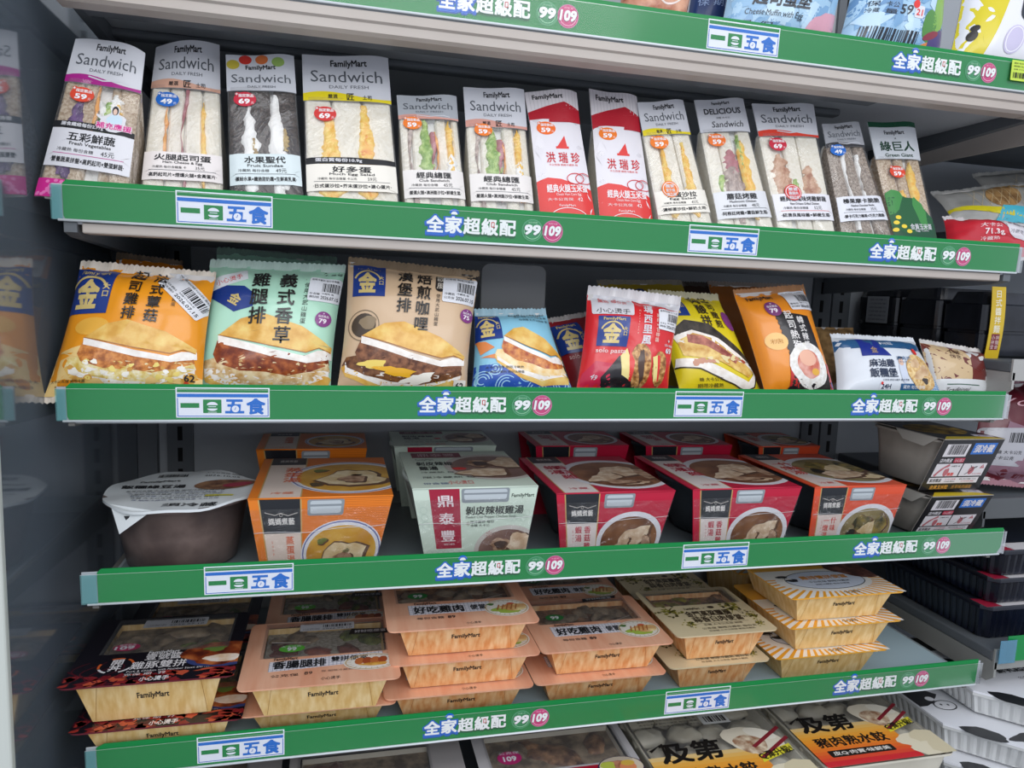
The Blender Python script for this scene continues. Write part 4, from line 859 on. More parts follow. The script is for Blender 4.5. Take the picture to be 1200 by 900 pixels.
POUCH = [
 ('pouch', dict(label='orange pouch peeking out behind the big orange chicken toast pouch', q=[(136, 296), (214, 306), (240, 420), (132, 420)], y0=.105, lean=.35, thick=.018, base='#e8871a', art=lambda A: (a_warn(A), A.column('法式', .6, .9, .11, INKP, 3)), sealc='#7a6a58', far=1, roll=2)),
 ('pouch', dict(label='big orange chicken and mushroom toast pouch at the left end of its shelf', q=[(94, 307), (253, 320), (238, 450), (54, 452)], y0=.022, lean=.33, thick=.025, wrinkle=.0026, base='#f09a18', art=a_orange, label_art=[('barcode_label', rotlab(.83, .80, .44, .19, -42))], dog=.0, sealc='#e8dccb', roll=4)),
 ('pouch', dict(label='pale green pouch mostly hidden behind the mint green chicken thigh pouch', q=[(254, 291), (395, 303), (390, 400), (246, 400)], y0=.110, lean=.35, thick=.016, base='#a9d9c0', sealc='#7f9a8c', far=1, roll=1, art=lambda A: A.tiny(.1, .9, .5, .06, INKP, 2))),
 ('pouch', dict(label='mint green herb chicken thigh pouch with barcode label and purple 79 coin', q=[(246, 305), (405, 312), (388, 451), (227, 451)], y0=.047, lean=.30, thick=.026, wrinkle=.0022, base='#b5e3c8', art=a_mint, label_art=[('barcode_label', datelab(.755, .70, 1.0, .90))], sealc='#cfe6d8')),
 ('pouch', dict(label='beige curry hamburger patty pouch with round seal drawing', q=[(408, 302), (562, 320), (548, 452), (394, 452)], y0=.032, lean=.30, thick=.026, base='#d4b592', art=a_curry, label_art=[('barcode_label', datelab(.72, .72, .99, .95))], sealc='#8f7a60')),
 ('pouch', dict(label='small light blue pouch with blue wave pattern and toasted sandwich', q=[(556, 363), (640, 363), (672, 453), (552, 453)], y0=.034, lean=.45, thick=.022, base='#8fcbe2', art=a_blue, sealc='#9fc0cc', roll=-4)),
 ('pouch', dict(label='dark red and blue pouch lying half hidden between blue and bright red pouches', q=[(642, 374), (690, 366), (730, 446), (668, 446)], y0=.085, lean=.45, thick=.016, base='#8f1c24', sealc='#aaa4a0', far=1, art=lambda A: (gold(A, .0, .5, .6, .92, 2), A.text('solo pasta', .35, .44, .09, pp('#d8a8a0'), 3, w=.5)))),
 ('pouch', dict(label='bright red muffin pouch with white jagged top standing forward', q=[(688, 345), (797, 358), (784, 452), (676, 448)], y0=.026, lean=.30, thick=.022, base='#d8262c', art=a_red, label_art=[('barcode_label', datelab(.74, .66, 1.0, .90))], sealc='#e6e2e2', sealh=.012, wrinkle=.0028)),
 ('pouch', dict(label='dull yellow pouch behind the red muffin pouch, mostly in shade', q=[(700, 328), (800, 328), (830, 410), (720, 410)], y0=.140, lean=.32, thick=.016, base='#a88f1e', sealc='#8a8478', far=1, art=lambda A: gold(A, .05, .55, .5, .95, 2))),  # base yellow dulled to carry the shade back here
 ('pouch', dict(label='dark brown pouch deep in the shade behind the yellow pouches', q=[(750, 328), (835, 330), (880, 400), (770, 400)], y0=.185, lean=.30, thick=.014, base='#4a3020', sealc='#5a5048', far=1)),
 ('pouch', dict(label='yellow rice sandwich pouch with black seaweed edged sandwich', q=[(760, 340), (842, 346), (892, 453), (796, 453)], y0=.046, lean=.42, thick=.022, base='#e6cf1c', art=a_yellow, sealc='#cfc9a8', roll=-3)),
 ('pouch', dict(label='shaded orange pouch behind the orange and black hot dog pouch', q=[(830, 330), (930, 334), (960, 420), (850, 420)], y0=.115, lean=.40, thick=.014, base='#9a5a1e', sealc='#8a8078', far=1)),  # browned orange: the shade is put into the base colour
 ('pouch', dict(label='orange and black Korean hot dog rice roll pouch with QR free barcode label', q=[(860, 340), (943, 334), (978, 455), (896, 455)], y0=.030, lean=.34, thick=.024, base='#ec8f1e', art=a_korean, label_art=[('barcode_label', datelab(.60, .78, .98, .98))], sealc='#b9855a')),
]
POUCH[-1][1]['label'] = 'orange and black Korean hot dog rice roll pouch with white barcode label'
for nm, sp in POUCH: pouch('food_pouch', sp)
# ================================================================ boxed soups, foil cup, black cartons
TUB = paint('#3f454b', .35); TUB_L = paint('#8f979c', .3); BROTH = noisy('#6b3f24', '#9a6a45', 30, .3, 0, 3, coat=.4); BROTH_Y = noisy('#c98f2a', '#e3b54c', 25, .3, 0, 3, coat=.4); BROTH_P = noisy('#7a5a50', '#9c7c70', 25, .3, 0, 3, coat=.4)
MEAT = noisy('#c9a684', '#efdcc2', 90, .4, 0, 5, coat=.3, h3='#dcc0a0'); MEATD = noisy('#8d6448', '#cfae90', 90, .4, 0, 5, coat=.3); VEG = noisy('#3a3a26', '#b59a4c', 60, .4, 0, 5, coat=.3, h3='#8a7a44'); CHAW = noisy('#d8bb86', '#f3e2bd', 70, .4, 0, 4, coat=.3)
SHRINK = clear('#ffffff', .10, .015, .08, bump=1.5, bscale=40)
def bowl_photo(A, cx, cy, rx, ry, broth, bits, l=2, rim='#e6e6ea', line=None, seed=1):
    """printed photograph of a bowl of soup; bits = (mat, du, dv, ru, rv, rot)"""
    A.ell(cx, cy, rx, ry, pp(rim), l, n=40)
    if line: A.ring(cx, cy, rx * .97, rx * .03, pp(line), l + .3, ry=ry * .97)
    A.ell(cx, cy - ry * .02, rx * .87, ry * .86, broth, l + .6, n=36)
    for i, (mt, du, dv, ru, rv, ro) in enumerate(bits): A.ell(cx + du * rx / A.asp + .01, cy + dv * ry - .015, ru * rx * 1.12, rv * ry * 1.16, pp('#6a4a34'), l + .9 + .3 * (i % 4), rot=ro, n=20, wob=.22, seed=seed + i); A.ell(cx + du * rx / A.asp, cy + dv * ry, ru * rx, rv * ry, mt, l + 1 + .3 * (i % 4), rot=ro, n=20, wob=.22, seed=seed + i)  # brown underlay paints shade round each printed piece
drum = [(MEAT, .12, .12, .48, .34, 25), (MEAT, -.30, -.25, .40, .20, 35), (MEATD, .55, -.1, .14, .30, 10), (MEATD, -.1, -.55, .3, .12, 0), (MEAT, .15, -.62, .25, .12, 10)]
egg_b = [(CHAW, .05, -.1, .52, .46, 10), (MEATD, .05, -.15, .22, .20, 0), (pp('#6f7a34'), -.5, .4, .12, .08, 20), (pp('#5a4a2c'), -.55, -.45, .10, .10, 0), (pp('#6f7a34'), .1, .05, .12, .07, 40)]
mush_b = [(MEATD, -.2, .25, .30, .26, 0), (pp('#4b342a'), -.2, .25, .18, .15, 0), (MEAT, .40, .28, .38, .42, 0), (MEAT, -.25, -.45, .5, .28, 5), (MEATD, .45, .1, .16, .2, 0)]
nut_b = [(VEG, -.2, .3, .3, .3, 0), (CHAW, .1, .1, .34, .24, 20), (MEAT, -.15, -.35, .45, .26, 10), (VEG, .45, .2, .22, .4, 0), (CHAW, .3, -.5, .3, .2, 0), (pp('#2c2a22'), -.5, -.1, .15, .2, 0)]
def tag_mama(A, c, cream, ink, title, bits, broth, line=None):
    """front panel of the home-cook soups"""
    A.rect(.065, 0, .36, 1, pp('#c9a86a'), 1); A.rect(.075, 0, .35, 1, pp(cream), 1.3); A.rect(.075, .50, .35, .985, pp('#22262c'), 2)
    A.line([(.10, .80), (.17, .76), (.21, .79), (.26, .75), (.33, .79)], .010, pp('#cfc9c0'), 3); A.text('媽媽煮藝', .212, .67, .105, pp('#e6e2dc'), 3, w=.19, bold=.03); A.ring(.212, .76, .022, .006, pp('#cfc9c0'), 3)
    for i, cs in enumerate(title): A.column(cs, .265 - .085 * i, .46, .125, pp(ink), 3, bold=.02)
    A.column('Soup', .135, .40, .05, pp(ink), 3)
    bowl_photo(A, .68, .17, .62, .50, broth, bits, 2, line=line)
    A.rrect(.40, .74, .66, .97, .03, TUB_L, 2.5); A.rrect(.42, .77, .64, .95, .03, paint('#c4ccd0', .2, coat=.5), 3); A.rect(.42, .87, .64, .90, paint('#8f979c', .25), 3.4)
def top_mama(A, c, cream, ink, title, bits, broth, line=None):
    A.rect(.065, 0, .36, 1, pp('#c9a86a'), 1); A.rect(.075, 0, .35, .82, pp(cream), 1.3); A.rect(.075, .80, .35, 1, pp('#22262c'), 2); A.text('媽媽煮藝', .21, .9, .07, pp('#e6e2dc'), 3, w=.14)
    for i, cs in enumerate(title): A.column(cs, .27 - .075 * i, .72, .12, pp(ink), 3, bold=.02)
    A.tiny(.14, .10, .3, .05, pp(ink), 3)
    bowl_photo(A, .70, .46, .38, .40, broth, bits, 2, line=line, seed=5)
def a_ding(A):
    r = pp('#a81f3c'); A.rect(.125, .16, .365, .985, r, 1.5)
    for i, ch in enumerate('鼎泰豐'): A.text(ch, .245, .82 - i * .24, .17, pp('#ecdfe0'), 3, w=.13, bold=.02)
    A.tiny(.2, .22, .3, .03, pp('#ecdfe0'), 3); k = pp('#2a2f2c')
    A.text('剝皮辣椒雞湯', .66, .68, .125, k, 3, w=.50, bold=.03); A.text('Peeled Chili Pepper Chicken Soup', .63, .585, .05, k, 3, w=.44)
    A.tiny(.45, .52, .66, .045, k, 3, 3); A.tiny(.45, .47, .62, .04, k, 3, 4); A.text('✻', .43, .50, .08, pp('#8a6a5a'), 3); A.text('✻', .62, .34, .13, pp('#b98a80'), 3)
    for i in range(7):
        for j in range(2): A.ring(.03 + i*.052 + .026*j, .03 + j*.06, .05, .005, pp('#b8ccbc'), 1.3, a0=0, a1=180)
    for i in range(8): A.ring(.80 + .04 * (i % 4) + .02 * (i // 4), .56 + .06 * (i // 4), .05, .005, pp('#b8ccbc'), 1.3)
    for i in range(3): A.ring(.06, .5 + i*.1, .05, .005, pp('#b8ccbc'), 1.3)
    bowl_photo(A, .80, .10, .52, .36, BROTH_P, mush_b, 2, rim='#cfc8c0'); A.rrect(.38, .79, .77, .985, .03, TUB_L, 2.5); A.rrect(.40, .83, .75, .97, .03, paint('#c4ccd0', .2, coat=.5), 3); A.rect(.40, .90, .75, .925, paint('#8f979c', .25), 3.4)
    A.text('FamilyMart', .885, .87, .07, pp('#3c4a42'), 3, w=.19, bold=.02)
def t_ding(A):
    r = pp('#7e2436'); A.rect(.10, .80, .55, .95, r, 2); A.text('鼎泰豐', .32, .875, .10, pp('#d8b8bc'), 3, w=.34); k = pp('#2a2f2c'); A.text('FamilyMart', .2, .73, .06, k, 3, w=.16)
    A.text('剝皮辣椒', .27, .62, .11, k, 3, w=.32, bold=.03); A.text('雞湯', .2, .49, .11, k, 3, w=.16, bold=.03); A.ell(.46, .47, .05, .035, REDM, 3); A.tiny(.12, .38, .4, .04, k, 3); A.tiny(.12, .25, .55, .05, k, 3, 4); A.tiny(.1, .1, .3, .05, pp('#4a5a8a'), 3, 6)
    A.text('小心燙口', .40, .12, .09, REDM, 3, w=.2); bowl_photo(A, .76, .52, .33, .36, BROTH_P, mush_b, 2, rim='#cfc8c0', seed=3)
SOUP_GROUP = 'boxed soups on their shelf'
def soup(sp):
    """front panel corners TL TR BR BL in the photograph; y0 = depth of the top front edge"""
    y0 = sp.get('y0', .03); q = sp['q']; P = [at(px, py, Y=y0) for px, py in q[:2]]
    zt = (P[0].z + P[1].z) / 2; W = P[1].x - P[0].x; cx = (P[0].x + P[1].x) / 2; zb = DECK[4] + .0018
    h = zt - zb; D = sp.get('d', .20); rec = .014
    b = [at(px, py, Y=y0 + rec * .85) for px, py in q[2:]]; f = .85; wb = W - (W - (b[0].x - b[1].x)) / f; sx = ((b[0].x + b[1].x) / 2 - cx) / f
    t = thing('boxed_soup', sp['label'], 'boxed soup', (cx, y0, zb), (0, 0, 0), sp.get('group', SOUP_GROUP))
    card = pp(sp['c']); th = .0012
    front = lambda u, v, off=0: Vector((sx * (1 - v) + (u - .5) * (wb + (W - wb) * v), rec * (1 - v) - off, v * h))
    top = lambda u, v, off=0: Vector(((u - .5) * W, v * D, h + off))
    back = lambda u, v, off=0: Vector((sx * (1 - v) + (u - .5) * (wb + (W - wb) * v), D - rec * (1 - v) + off, v * h))
    m = MB()
    for f_, n_ in ((front, Vector((0, th, 0))), (top, Vector((0, 0, -th))), (back, Vector((0, -th, 0)))):
        a = [f_(0, 0), f_(1, 0), f_(1, 1), f_(0, 1)]; m.add(a + [p + n_ for p in a], [(0, 1, 2, 3), (7, 6, 5, 4), (0, 4, 5, 1), (1, 5, 6, 2), (2, 6, 7, 3), (3, 7, 4, 0)], card)
    m.tube([(-W/2 + .001, .0006, h - .0006), (W/2 - .001, .0006, h - .0006)], .0012, card, 6)
    A = Art(W / h); sp['fa'](A); m.art(A, front, W, h)
    A = Art(W / D); sp['ta'](A); m.art(A, top, W, D)
    m.build('printed_sleeve', t)
    # round tub inside the sleeve
    m = MB(); r0 = min(W, D) * .5 - .002; cy = D / 2; loops = []
    ex = 1.0 if not sp.get('wide') else 1.06; r1 = min(r0, W * .5 * .99) ; yd = (D * .5 - .006)
    for z, k in ((.0015, .60), (.004, .66), (h * .5, .83), (h - .012, .96), (h - .010, 1.0), (h - .005, 1.0), (h - .004, .97)):
        loops.append([Vector((W * .5 * ex * .985 * k * math.cos(2*PI*i/36), cy + (D * .5 - .012) * min(1, k * 1.02) * math.sin(2*PI*i/36), z)) for i in range(36)])
    m.loft(loops, sp.get('tub', TUB), cap=True, smooth=True); m.build('soup_tub', t)
    if not sp.get('bare'):
        m = MB(); m.line = None
        o = Vector((W * 99, 3, 4)); m.grid(lambda u, v: front(u, .1 + v * .75, .0022 + .001 * mnoise.noise(Vector((u * 6, v * 4, 0)) + o)), 24, 16, SHRINK)
        pts = [front(u, .52 + .12 * max(0, u - .4) + .01 * math.sin(u * 12), .0026) for u in [i / 30 for i in range(31)]]
        m.tube(pts, .00035, clear('#ffffff', .3, .5, .2), 5); m.build('shrink_film', t)
    return t
O_ = ('#ef8423', '#ead9cb', '#e2662c', ('蒸蛋湯',), egg_b, BROTH_Y, '#6a70a8'); R_ = ('#c3193c', '#ece2dc', '#c3193c', ('香菇雞', '蝦湯'), drum, BROTH); S_ = ('#e2532f', '#ead9d0', '#d8483a', ('什味', '一燉湯'), nut_b, noisy('#7d6f4a', '#a89868', 25, .3, 0, 3, coat=.4))
def grill(A):
    d = pp('#c9641a')
    for i in range(40): A.rect(.36, i/40, 1, i/40 + .006, d, .3)
SOUPS = [
 dict(label='orange boxed egg soup in the front row beside the foil lidded cup', q=[(290, 585), (461, 580), (443, 648), (303, 655)], c=O_[0], fa=lambda A: (grill(A), tag_mama(A, *O_)), ta=lambda A: (grill(A), top_mama(A, *O_)), tub=paint('#b9a08c', .4)),
 dict(label='pale green boxed chicken soup with crimson name panel, in the front row', q=[(483, 572), (631, 570), (617, 637), (496, 643)], c='#d5e4d3', fa=a_ding, ta=t_ding, wide=1, tub=paint('#c9d4cb', .4)),
 dict(label='crimson boxed mushroom chicken soup right beside the pale green soup box', q=[(652, 580), (792, 573), (772, 632), (656, 640)], c=R_[0], fa=lambda A: tag_mama(A, *R_), ta=lambda A: top_mama(A, *R_)),
 dict(label='crimson boxed mushroom chicken soup left beside the vermilion soup box', q=[(812, 575), (940, 569), (919, 627), (812, 632)], c=R_[0], fa=lambda A: tag_mama(A, *R_), ta=lambda A: top_mama(A, *R_)),
 dict(label='vermilion boxed stew soup in the front row beside the black cartons', q=[(955, 574), (1063, 565), (1042, 621), (948, 627)], c=S_[0], fa=lambda A: tag_mama(A, *S_), ta=lambda A: top_mama(A, *S_)),
]
for sp in SOUPS: soup(sp)
# second row, deeper in the shade
for k, (q, lab, yy) in enumerate((([(300, 527), (440, 525)], 'orange boxed egg soup in the shaded second row', .262), ([(462, 523), (592, 522)], 'pale green boxed soup in the shaded second row behind its twin', .262), ([(628, 523), (754, 521)], 'crimson soup box in the shaded second row, farther left of the two', .262), ([(737, 523), (862, 521)], 'crimson soup box in the shaded second row, farther right of the two', .262), ([(868, 524), (955, 522)], 'vermilion soup box in the shaded second row behind its twin', .262))):
    sp = dict(SOUPS[k]); a, b = q
    A0, B0 = at(*a, Y=yy), at(*b, Y=yy); zt = (A0.z + B0.z) / 2; w2 = min(B0.x - A0.x, .158)
    if k == 3: A0 = A0 + Vector((.03, 0, 0))
    if k == 4: w2 = .12; A0 = A0 + Vector((.035, 0, 0))
    hh = zt - DECK[4]; sp.update(label=lab, y0=yy, d=.118, bare=1)
    sp['q'] = None
    # same shape, placed from its own measured top edge
    def project(p):
        d = Vector((p.x, p.y + DIST, p.z)); return (600 + FPX * d.dot(RGT) / d.dot(FWD), 450 - FPX * d.dot(UPV) / d.dot(FWD))
    x0 = A0.x
    T0, T1 = Vector((x0, yy, zt)), Vector((x0 + w2, yy, zt)); B0_, B1_ = Vector((x0 + .012, yy + .012, DECK[4] + .015)), Vector((x0 + w2 - .012, yy + .012, DECK[4] + .015))
    sp['q'] = [project(T0), project(T1), project(B1_), project(B0_)]
    soup(sp)

# ---- cup with a foil lid
c = at(205, 588, Z=-.251); r = .087
t = thing('foil_lidded_cup', 'round brown cup with peeled white foil lid at the left of the soup shelf', 'cup', (-.181, .098, DECK[4] + .0018))
h = -.252 - DECK[4] - .0018
m = MB(); CUPM = noisy('#544846', '#75655f', 22, .35, 0, 4, h3='#62544f', coat=.3)
lo = []
for z, k in ((0, .66), (.003, .71), (h * .5, .79), (h - .006, .86), (h - .004, .96), (h, .97)):
    lo.append([Vector((r * k * math.cos(2*PI*i/40), r * k * math.sin(2*PI*i/40), z)) for i in range(40)])
m.loft(lo, CUPM, cap=True, smooth=True); m.build('cup_body', t)
FOIL = paint('#dfe4e4', .32, coat=.3)
def lid(u, v, off=0):
    x, y = (u - .5) * 2, (v - .5) * 2; d = math.hypot(x, y)
    k = 1.0 + .03 * math.sin(3 * math.atan2(y, x) + 1)
    z = h + .0012 + .004 * math.exp(-((x - .2)**2 + (y - .8)**2) * 6) + (.0015 * math.sin(7 * math.atan2(y, x)) * d**3)
    return Vector((x * r * k, y * r * k, z + off))
m = MB(); n = 48; vs = [lid(.5, .5)]; fs = []
for j in range(1, 9):
    for i in range(n):
        a = 2*PI*i/n; vs.append(lid(.5 + .5 * j/8 * math.cos(a), .5 + .5 * j/8 * math.sin(a)))
for i in range(n): fs.append((0, 1 + i, 1 + (i+1) % n))
for j in range(7):
    for i in range(n): a = 1 + j*n; fs.append((a + i, a + n + i, a + n + (i+1) % n, a + (i+1) % n))
m.add(vs, fs, FOIL, True)
rim = [lid(.5 + .5 * math.cos(2*PI*i/n), .5 + .5 * math.sin(2*PI*i/n)) for i in range(n)]
m.loft([rim, [p + Vector((0, 0, -.003)) for p in rim]], FOIL, smooth=True)
A = Art(1); k = INKM
A.bars(.28, .80, .48, .87, k, 2, n=22); A.tiny(.6, .86, .85, .03, k, 2); A.text('2026.10.05', .72, .80, .045, k, 2, w=.24)
A.text('FamilyMart', .32, .70, .055, k, 2, w=.26, bold=.03); A.text('飯糰綠豆湯', .30, .57, .085, k, 2, w=.42, bold=.03)
for i in range(6): A.tiny(.14 + .02*i, .47 - i*.045, .78, .03, pp('#5a6488') if i % 2 else k, 2, i)
A.ell(.76, .60, .20, .12, noisy('#5a3a30', '#a07858', 80, .4, 0, 4), 2, n=26, rot=12); A.ell(.84, .58, .10, .05, pp('#a8364a'), 3, n=14, rot=20); A.text('須冷藏', .62, .12, .075, k, 2, w=.34, bold=.02); A.rect(.68, .30, .86, .34, pp('#d8cf3c'), 2)
m.art(A, lambda u, v, off: lid(u, v, off * 1.5 + .0004), 2*r, 2*r, .008); m.build('foil_lid', t)
m = MB(); p0 = lid(.20, .10); vs = [lid(.16, .13), lid(.36, .02), lid(.15, .13) + Vector((.010, -.014, -.020)), lid(.25, .06) + Vector((-.004, -.004, -.021))]
vs = [lid(.14, .16), lid(.42, .02), lid(.22, .05) + Vector((.002, -.004, -.024))]
m.add(vs + [p + Vector((.0, .0008, 0)) for p in vs], [(0, 1, 2), (3, 5, 4), (0, 2, 5, 3), (1, 4, 5, 2)], FOIL)
c3 = (vs[0] + vs[1] + vs[2]) / 3; m.add([c3 + Vector((-.003, -.0016, .001)), c3 + Vector((.003, -.0018, .001)), c3 + Vector((.0003, -.0022, -.006))], [(0, 1, 2)], INKM)
m.build('pull_tab', t)

# ---- black microwave cartons
def a_carton(A):
    w = pp('#d9d4d6'); k = pp('#1b1a1c')
    A.rect(.10, .66, .48, .90, w, 1); A.bars(.16, .70, .44, .89, k, 2, n=20); A.rect(.54, .70, .92, .92, pp('#2a6cc0'), 1); A.text('須冷藏', .73, .81, .16, w, 2, w=.32, bold=.04)
    A.text('店內微波', .20, .585, .085, w, 2, w=.2, bold=.03); A.rect(.33, .54, .50, .63, pp('#b8344a'), 1); A.text('小心燙口', .415, .585, .065, w, 2, w=.14)
    A.rect(.08, .27, .51, .52, w, 1); A.rect(.53, .27, .92, .52, w, 1)
    r = pp('#b86a70')
    A.line([(.12, .28), (.19, .40), (.30, .50)], .05, r, 2); A.line([(.16, .30), (.24, .42), (.33, .46)], .03, w, 3); A.ell(.29, .36, .055, .09, r, 2, n=14); A.ell(.70, .38, .06, .08, r, 2, n=14); A.line([(.62, .30), (.70, .38), (.78, .46)], .012, k, 3); A.line([(.66, .48), (.70, .42), (.76, .46)], .012, k, 3)
    A.poly([(.82, .42), (.90, .42), (.86, .50)], r, 2); A.text('!', .86, .452, .06, w, 3, bold=.03); A.tiny(.33, .47, .48, .035, k, 2); A.text('撕開', .38, .31, .07, pp('#d8433c'), 2, bold=.04); A.tiny(.74, .31, .9, .04, r, 2)
    A.rect(.07, .13, .90, .245, w, 1); A.text('家用微波', .19, .19, .075, k, 2, w=.19, bold=.02); A.tiny(.34, .21, .52, .03, pp('#b8344a'), 2); A.tiny(.34, .165, .52, .03, k, 2); A.tiny(.58, .21, .86, .03, k, 2); A.tiny(.62, .165, .84, .03, pp('#b8344a'), 2)
    A.text('金黃玉米粒', .30, .055, .085, pp('#c98f3c'), 2, w=.3, bold=.03); A.text('古早味肉燥飯', .68, .055, .075, pp('#a87a3c'), 2, w=.34, bold=.02)
def carton(label, x0, x1, y0, zt, zb, d, group='black microwave meal cartons'):
    W = x1 - x0; h = zt - zb; rec = .024
    t = thing('meal_carton', label, 'meal carton', (x0, y0, zb), (0, 0, 0), group)
    K = pp('#1d1c1e'); CARD = paint('#9a958c', .7)
    front = lambda u, v, off=0: Vector((u * W - (1 - v) * .012, rec * (1 - v) - off, v * h))
    top = lambda u, v, off=0: Vector((u * W, v * d, h + off))
    m = MB(); th = .0012
    for f_, n_ in ((front, Vector((0, th, 0))), (top, Vector((0, 0, -th)))):
        a = [f_(0, 0), f_(1, 0), f_(1, 1), f_(0, 1)]; m.add(a, [(0, 1, 2, 3)], K); m.add([p + n_ for p in a], [(3, 2, 1, 0)], CARD)
        m.add(a + [p + n_ for p in a], [(0, 4, 5, 1), (1, 5, 6, 2), (2, 6, 7, 3), (3, 7, 4, 0)], CARD)
    A = Art(W / h); a_carton(A); m.art(A, lambda u, v, off: front(u, v, off), W, h, .02)
    A = Art(W / d); A.poly([(.0, .0), (1, .0), (.86, .10), (.2, .13)], pp('#d8bd22'), 1); A.ell(.5, .5, .3, .28, noisy('#3a2c1e', '#a88a3c', 60, .4, 0, 4), 1, n=24); A.poly([(.66, .12), (.92, .06), (.98, .16), (.72, .22)], pp('#d6d2d8'), 2); A.tiny(.72, .14, .92, .04, pp('#2a4a9a'), 3)
    m.art(A, top, W, d); m.build('printed_sleeve', t)
    m = MB(); lo = []
    TR = noisy('#a39d92', '#b8b2a6', 18, .45, 0, 4, coat=.2)
    for z, i in ((.001, .017), (.004, .013), (h * .55, .008), (h - .008, .003), (h - .0075, .0005), (h - .004, .0005)):
        x_, X_, y_, Y_ = i - .010 * (1 - z / h), W - i - .012 * (1 - z / h), i + rec * .8 * (1 - z / h) + .003, d - i; R = .018; L = []
        for ca, cb, st in ((X_ - R, Y_ - R, 0), (x_ + R, Y_ - R, 90), (x_ + R, y_ + R, 180), (X_ - R, y_ + R, 270)):
            for k in range(5): a = math.radians(st + 22.5 * k); L.append(Vector((ca + R * math.cos(a), cb + R * math.sin(a), z)))
        lo.append(L)
    m.loft(lo, TR, cap=True, smooth=True); m.build('inner_tray', t)
    m = MB(); a = [Vector((-.0005, .012, h - .0012)), Vector((-.0005, d * .62, h - .0012)), Vector((-.003, d * .5, h - .014)), Vector((-.003, .034, h - .017))]
    m.add(a + [p + Vector((.001, 0, 0)) for p in a], [(0, 1, 2, 3), (7, 6, 5, 4), (0, 4, 5, 1), (1, 5, 6, 2), (2, 6, 7, 3), (3, 7, 4, 0)], paint('#b9b6ac', .6)); m.build('side_flap', t)
    return t
carton('upper black microwave carton with blue chill sign, stacked on its twin', .842, .948, .020, -.1815, -.2625, .15)
carton('lower black microwave carton half behind the green rail, under its twin', .836, .944, .024, -.2665, DECK[4] + .001, .15)
# ================================================================ bento trays
WOOD = noisy('#d6ae6a', '#e9cd96', 130, .55, 0, 4, stretch=(1, 1, .05), h3='#e0be80'); WOOD_O = noisy('#da9458', '#eec592', 130, .55, 0, 4, stretch=(1, 1, .05), h3='#e5b078')
LIDW = noisy('#e3a07e', '#eeb897', 60, .4, 0, 3, stretch=(1, .12, 1), coat=.4); RICE = noisy('#8f887a', '#bdb5a6', 200, .5, .4, 4); PORK = noisy('#4a2c1e', '#a9805c', 70, .4, .4, 5, h3='#7d5a40'); GREENS = noisy('#34401f', '#78803f', 70, .45, .4, 5); SAUS = noisy('#5a2a22', '#8a4a3a', 40, .3, .2, 3); PALE = noisy('#5f5040', '#a8947a', 60, .4, .4, 5)  # pale food and greens mixed darker, with the shelf's shade in the colour
LIDFILM = clear('#ffffff', .10, .05, .10, bump=.3, bscale=14, tcol=.93)
BENTO_GROUP = 'bento boxes on their shelf'
def rloop(x0, x1, y0, y1, r, z, seg=4):
    L = []
    for ca, cb, st in ((x1 - r, y1 - r, 0), (x0 + r, y1 - r, 90), (x0 + r, y0 + r, 180), (x1 - r, y0 + r, 270)):
        for k in range(seg + 1): a = math.radians(st + 90 * k / seg); L.append(Vector((ca + r * math.cos(a), cb + r * math.sin(a), z)))
    return L
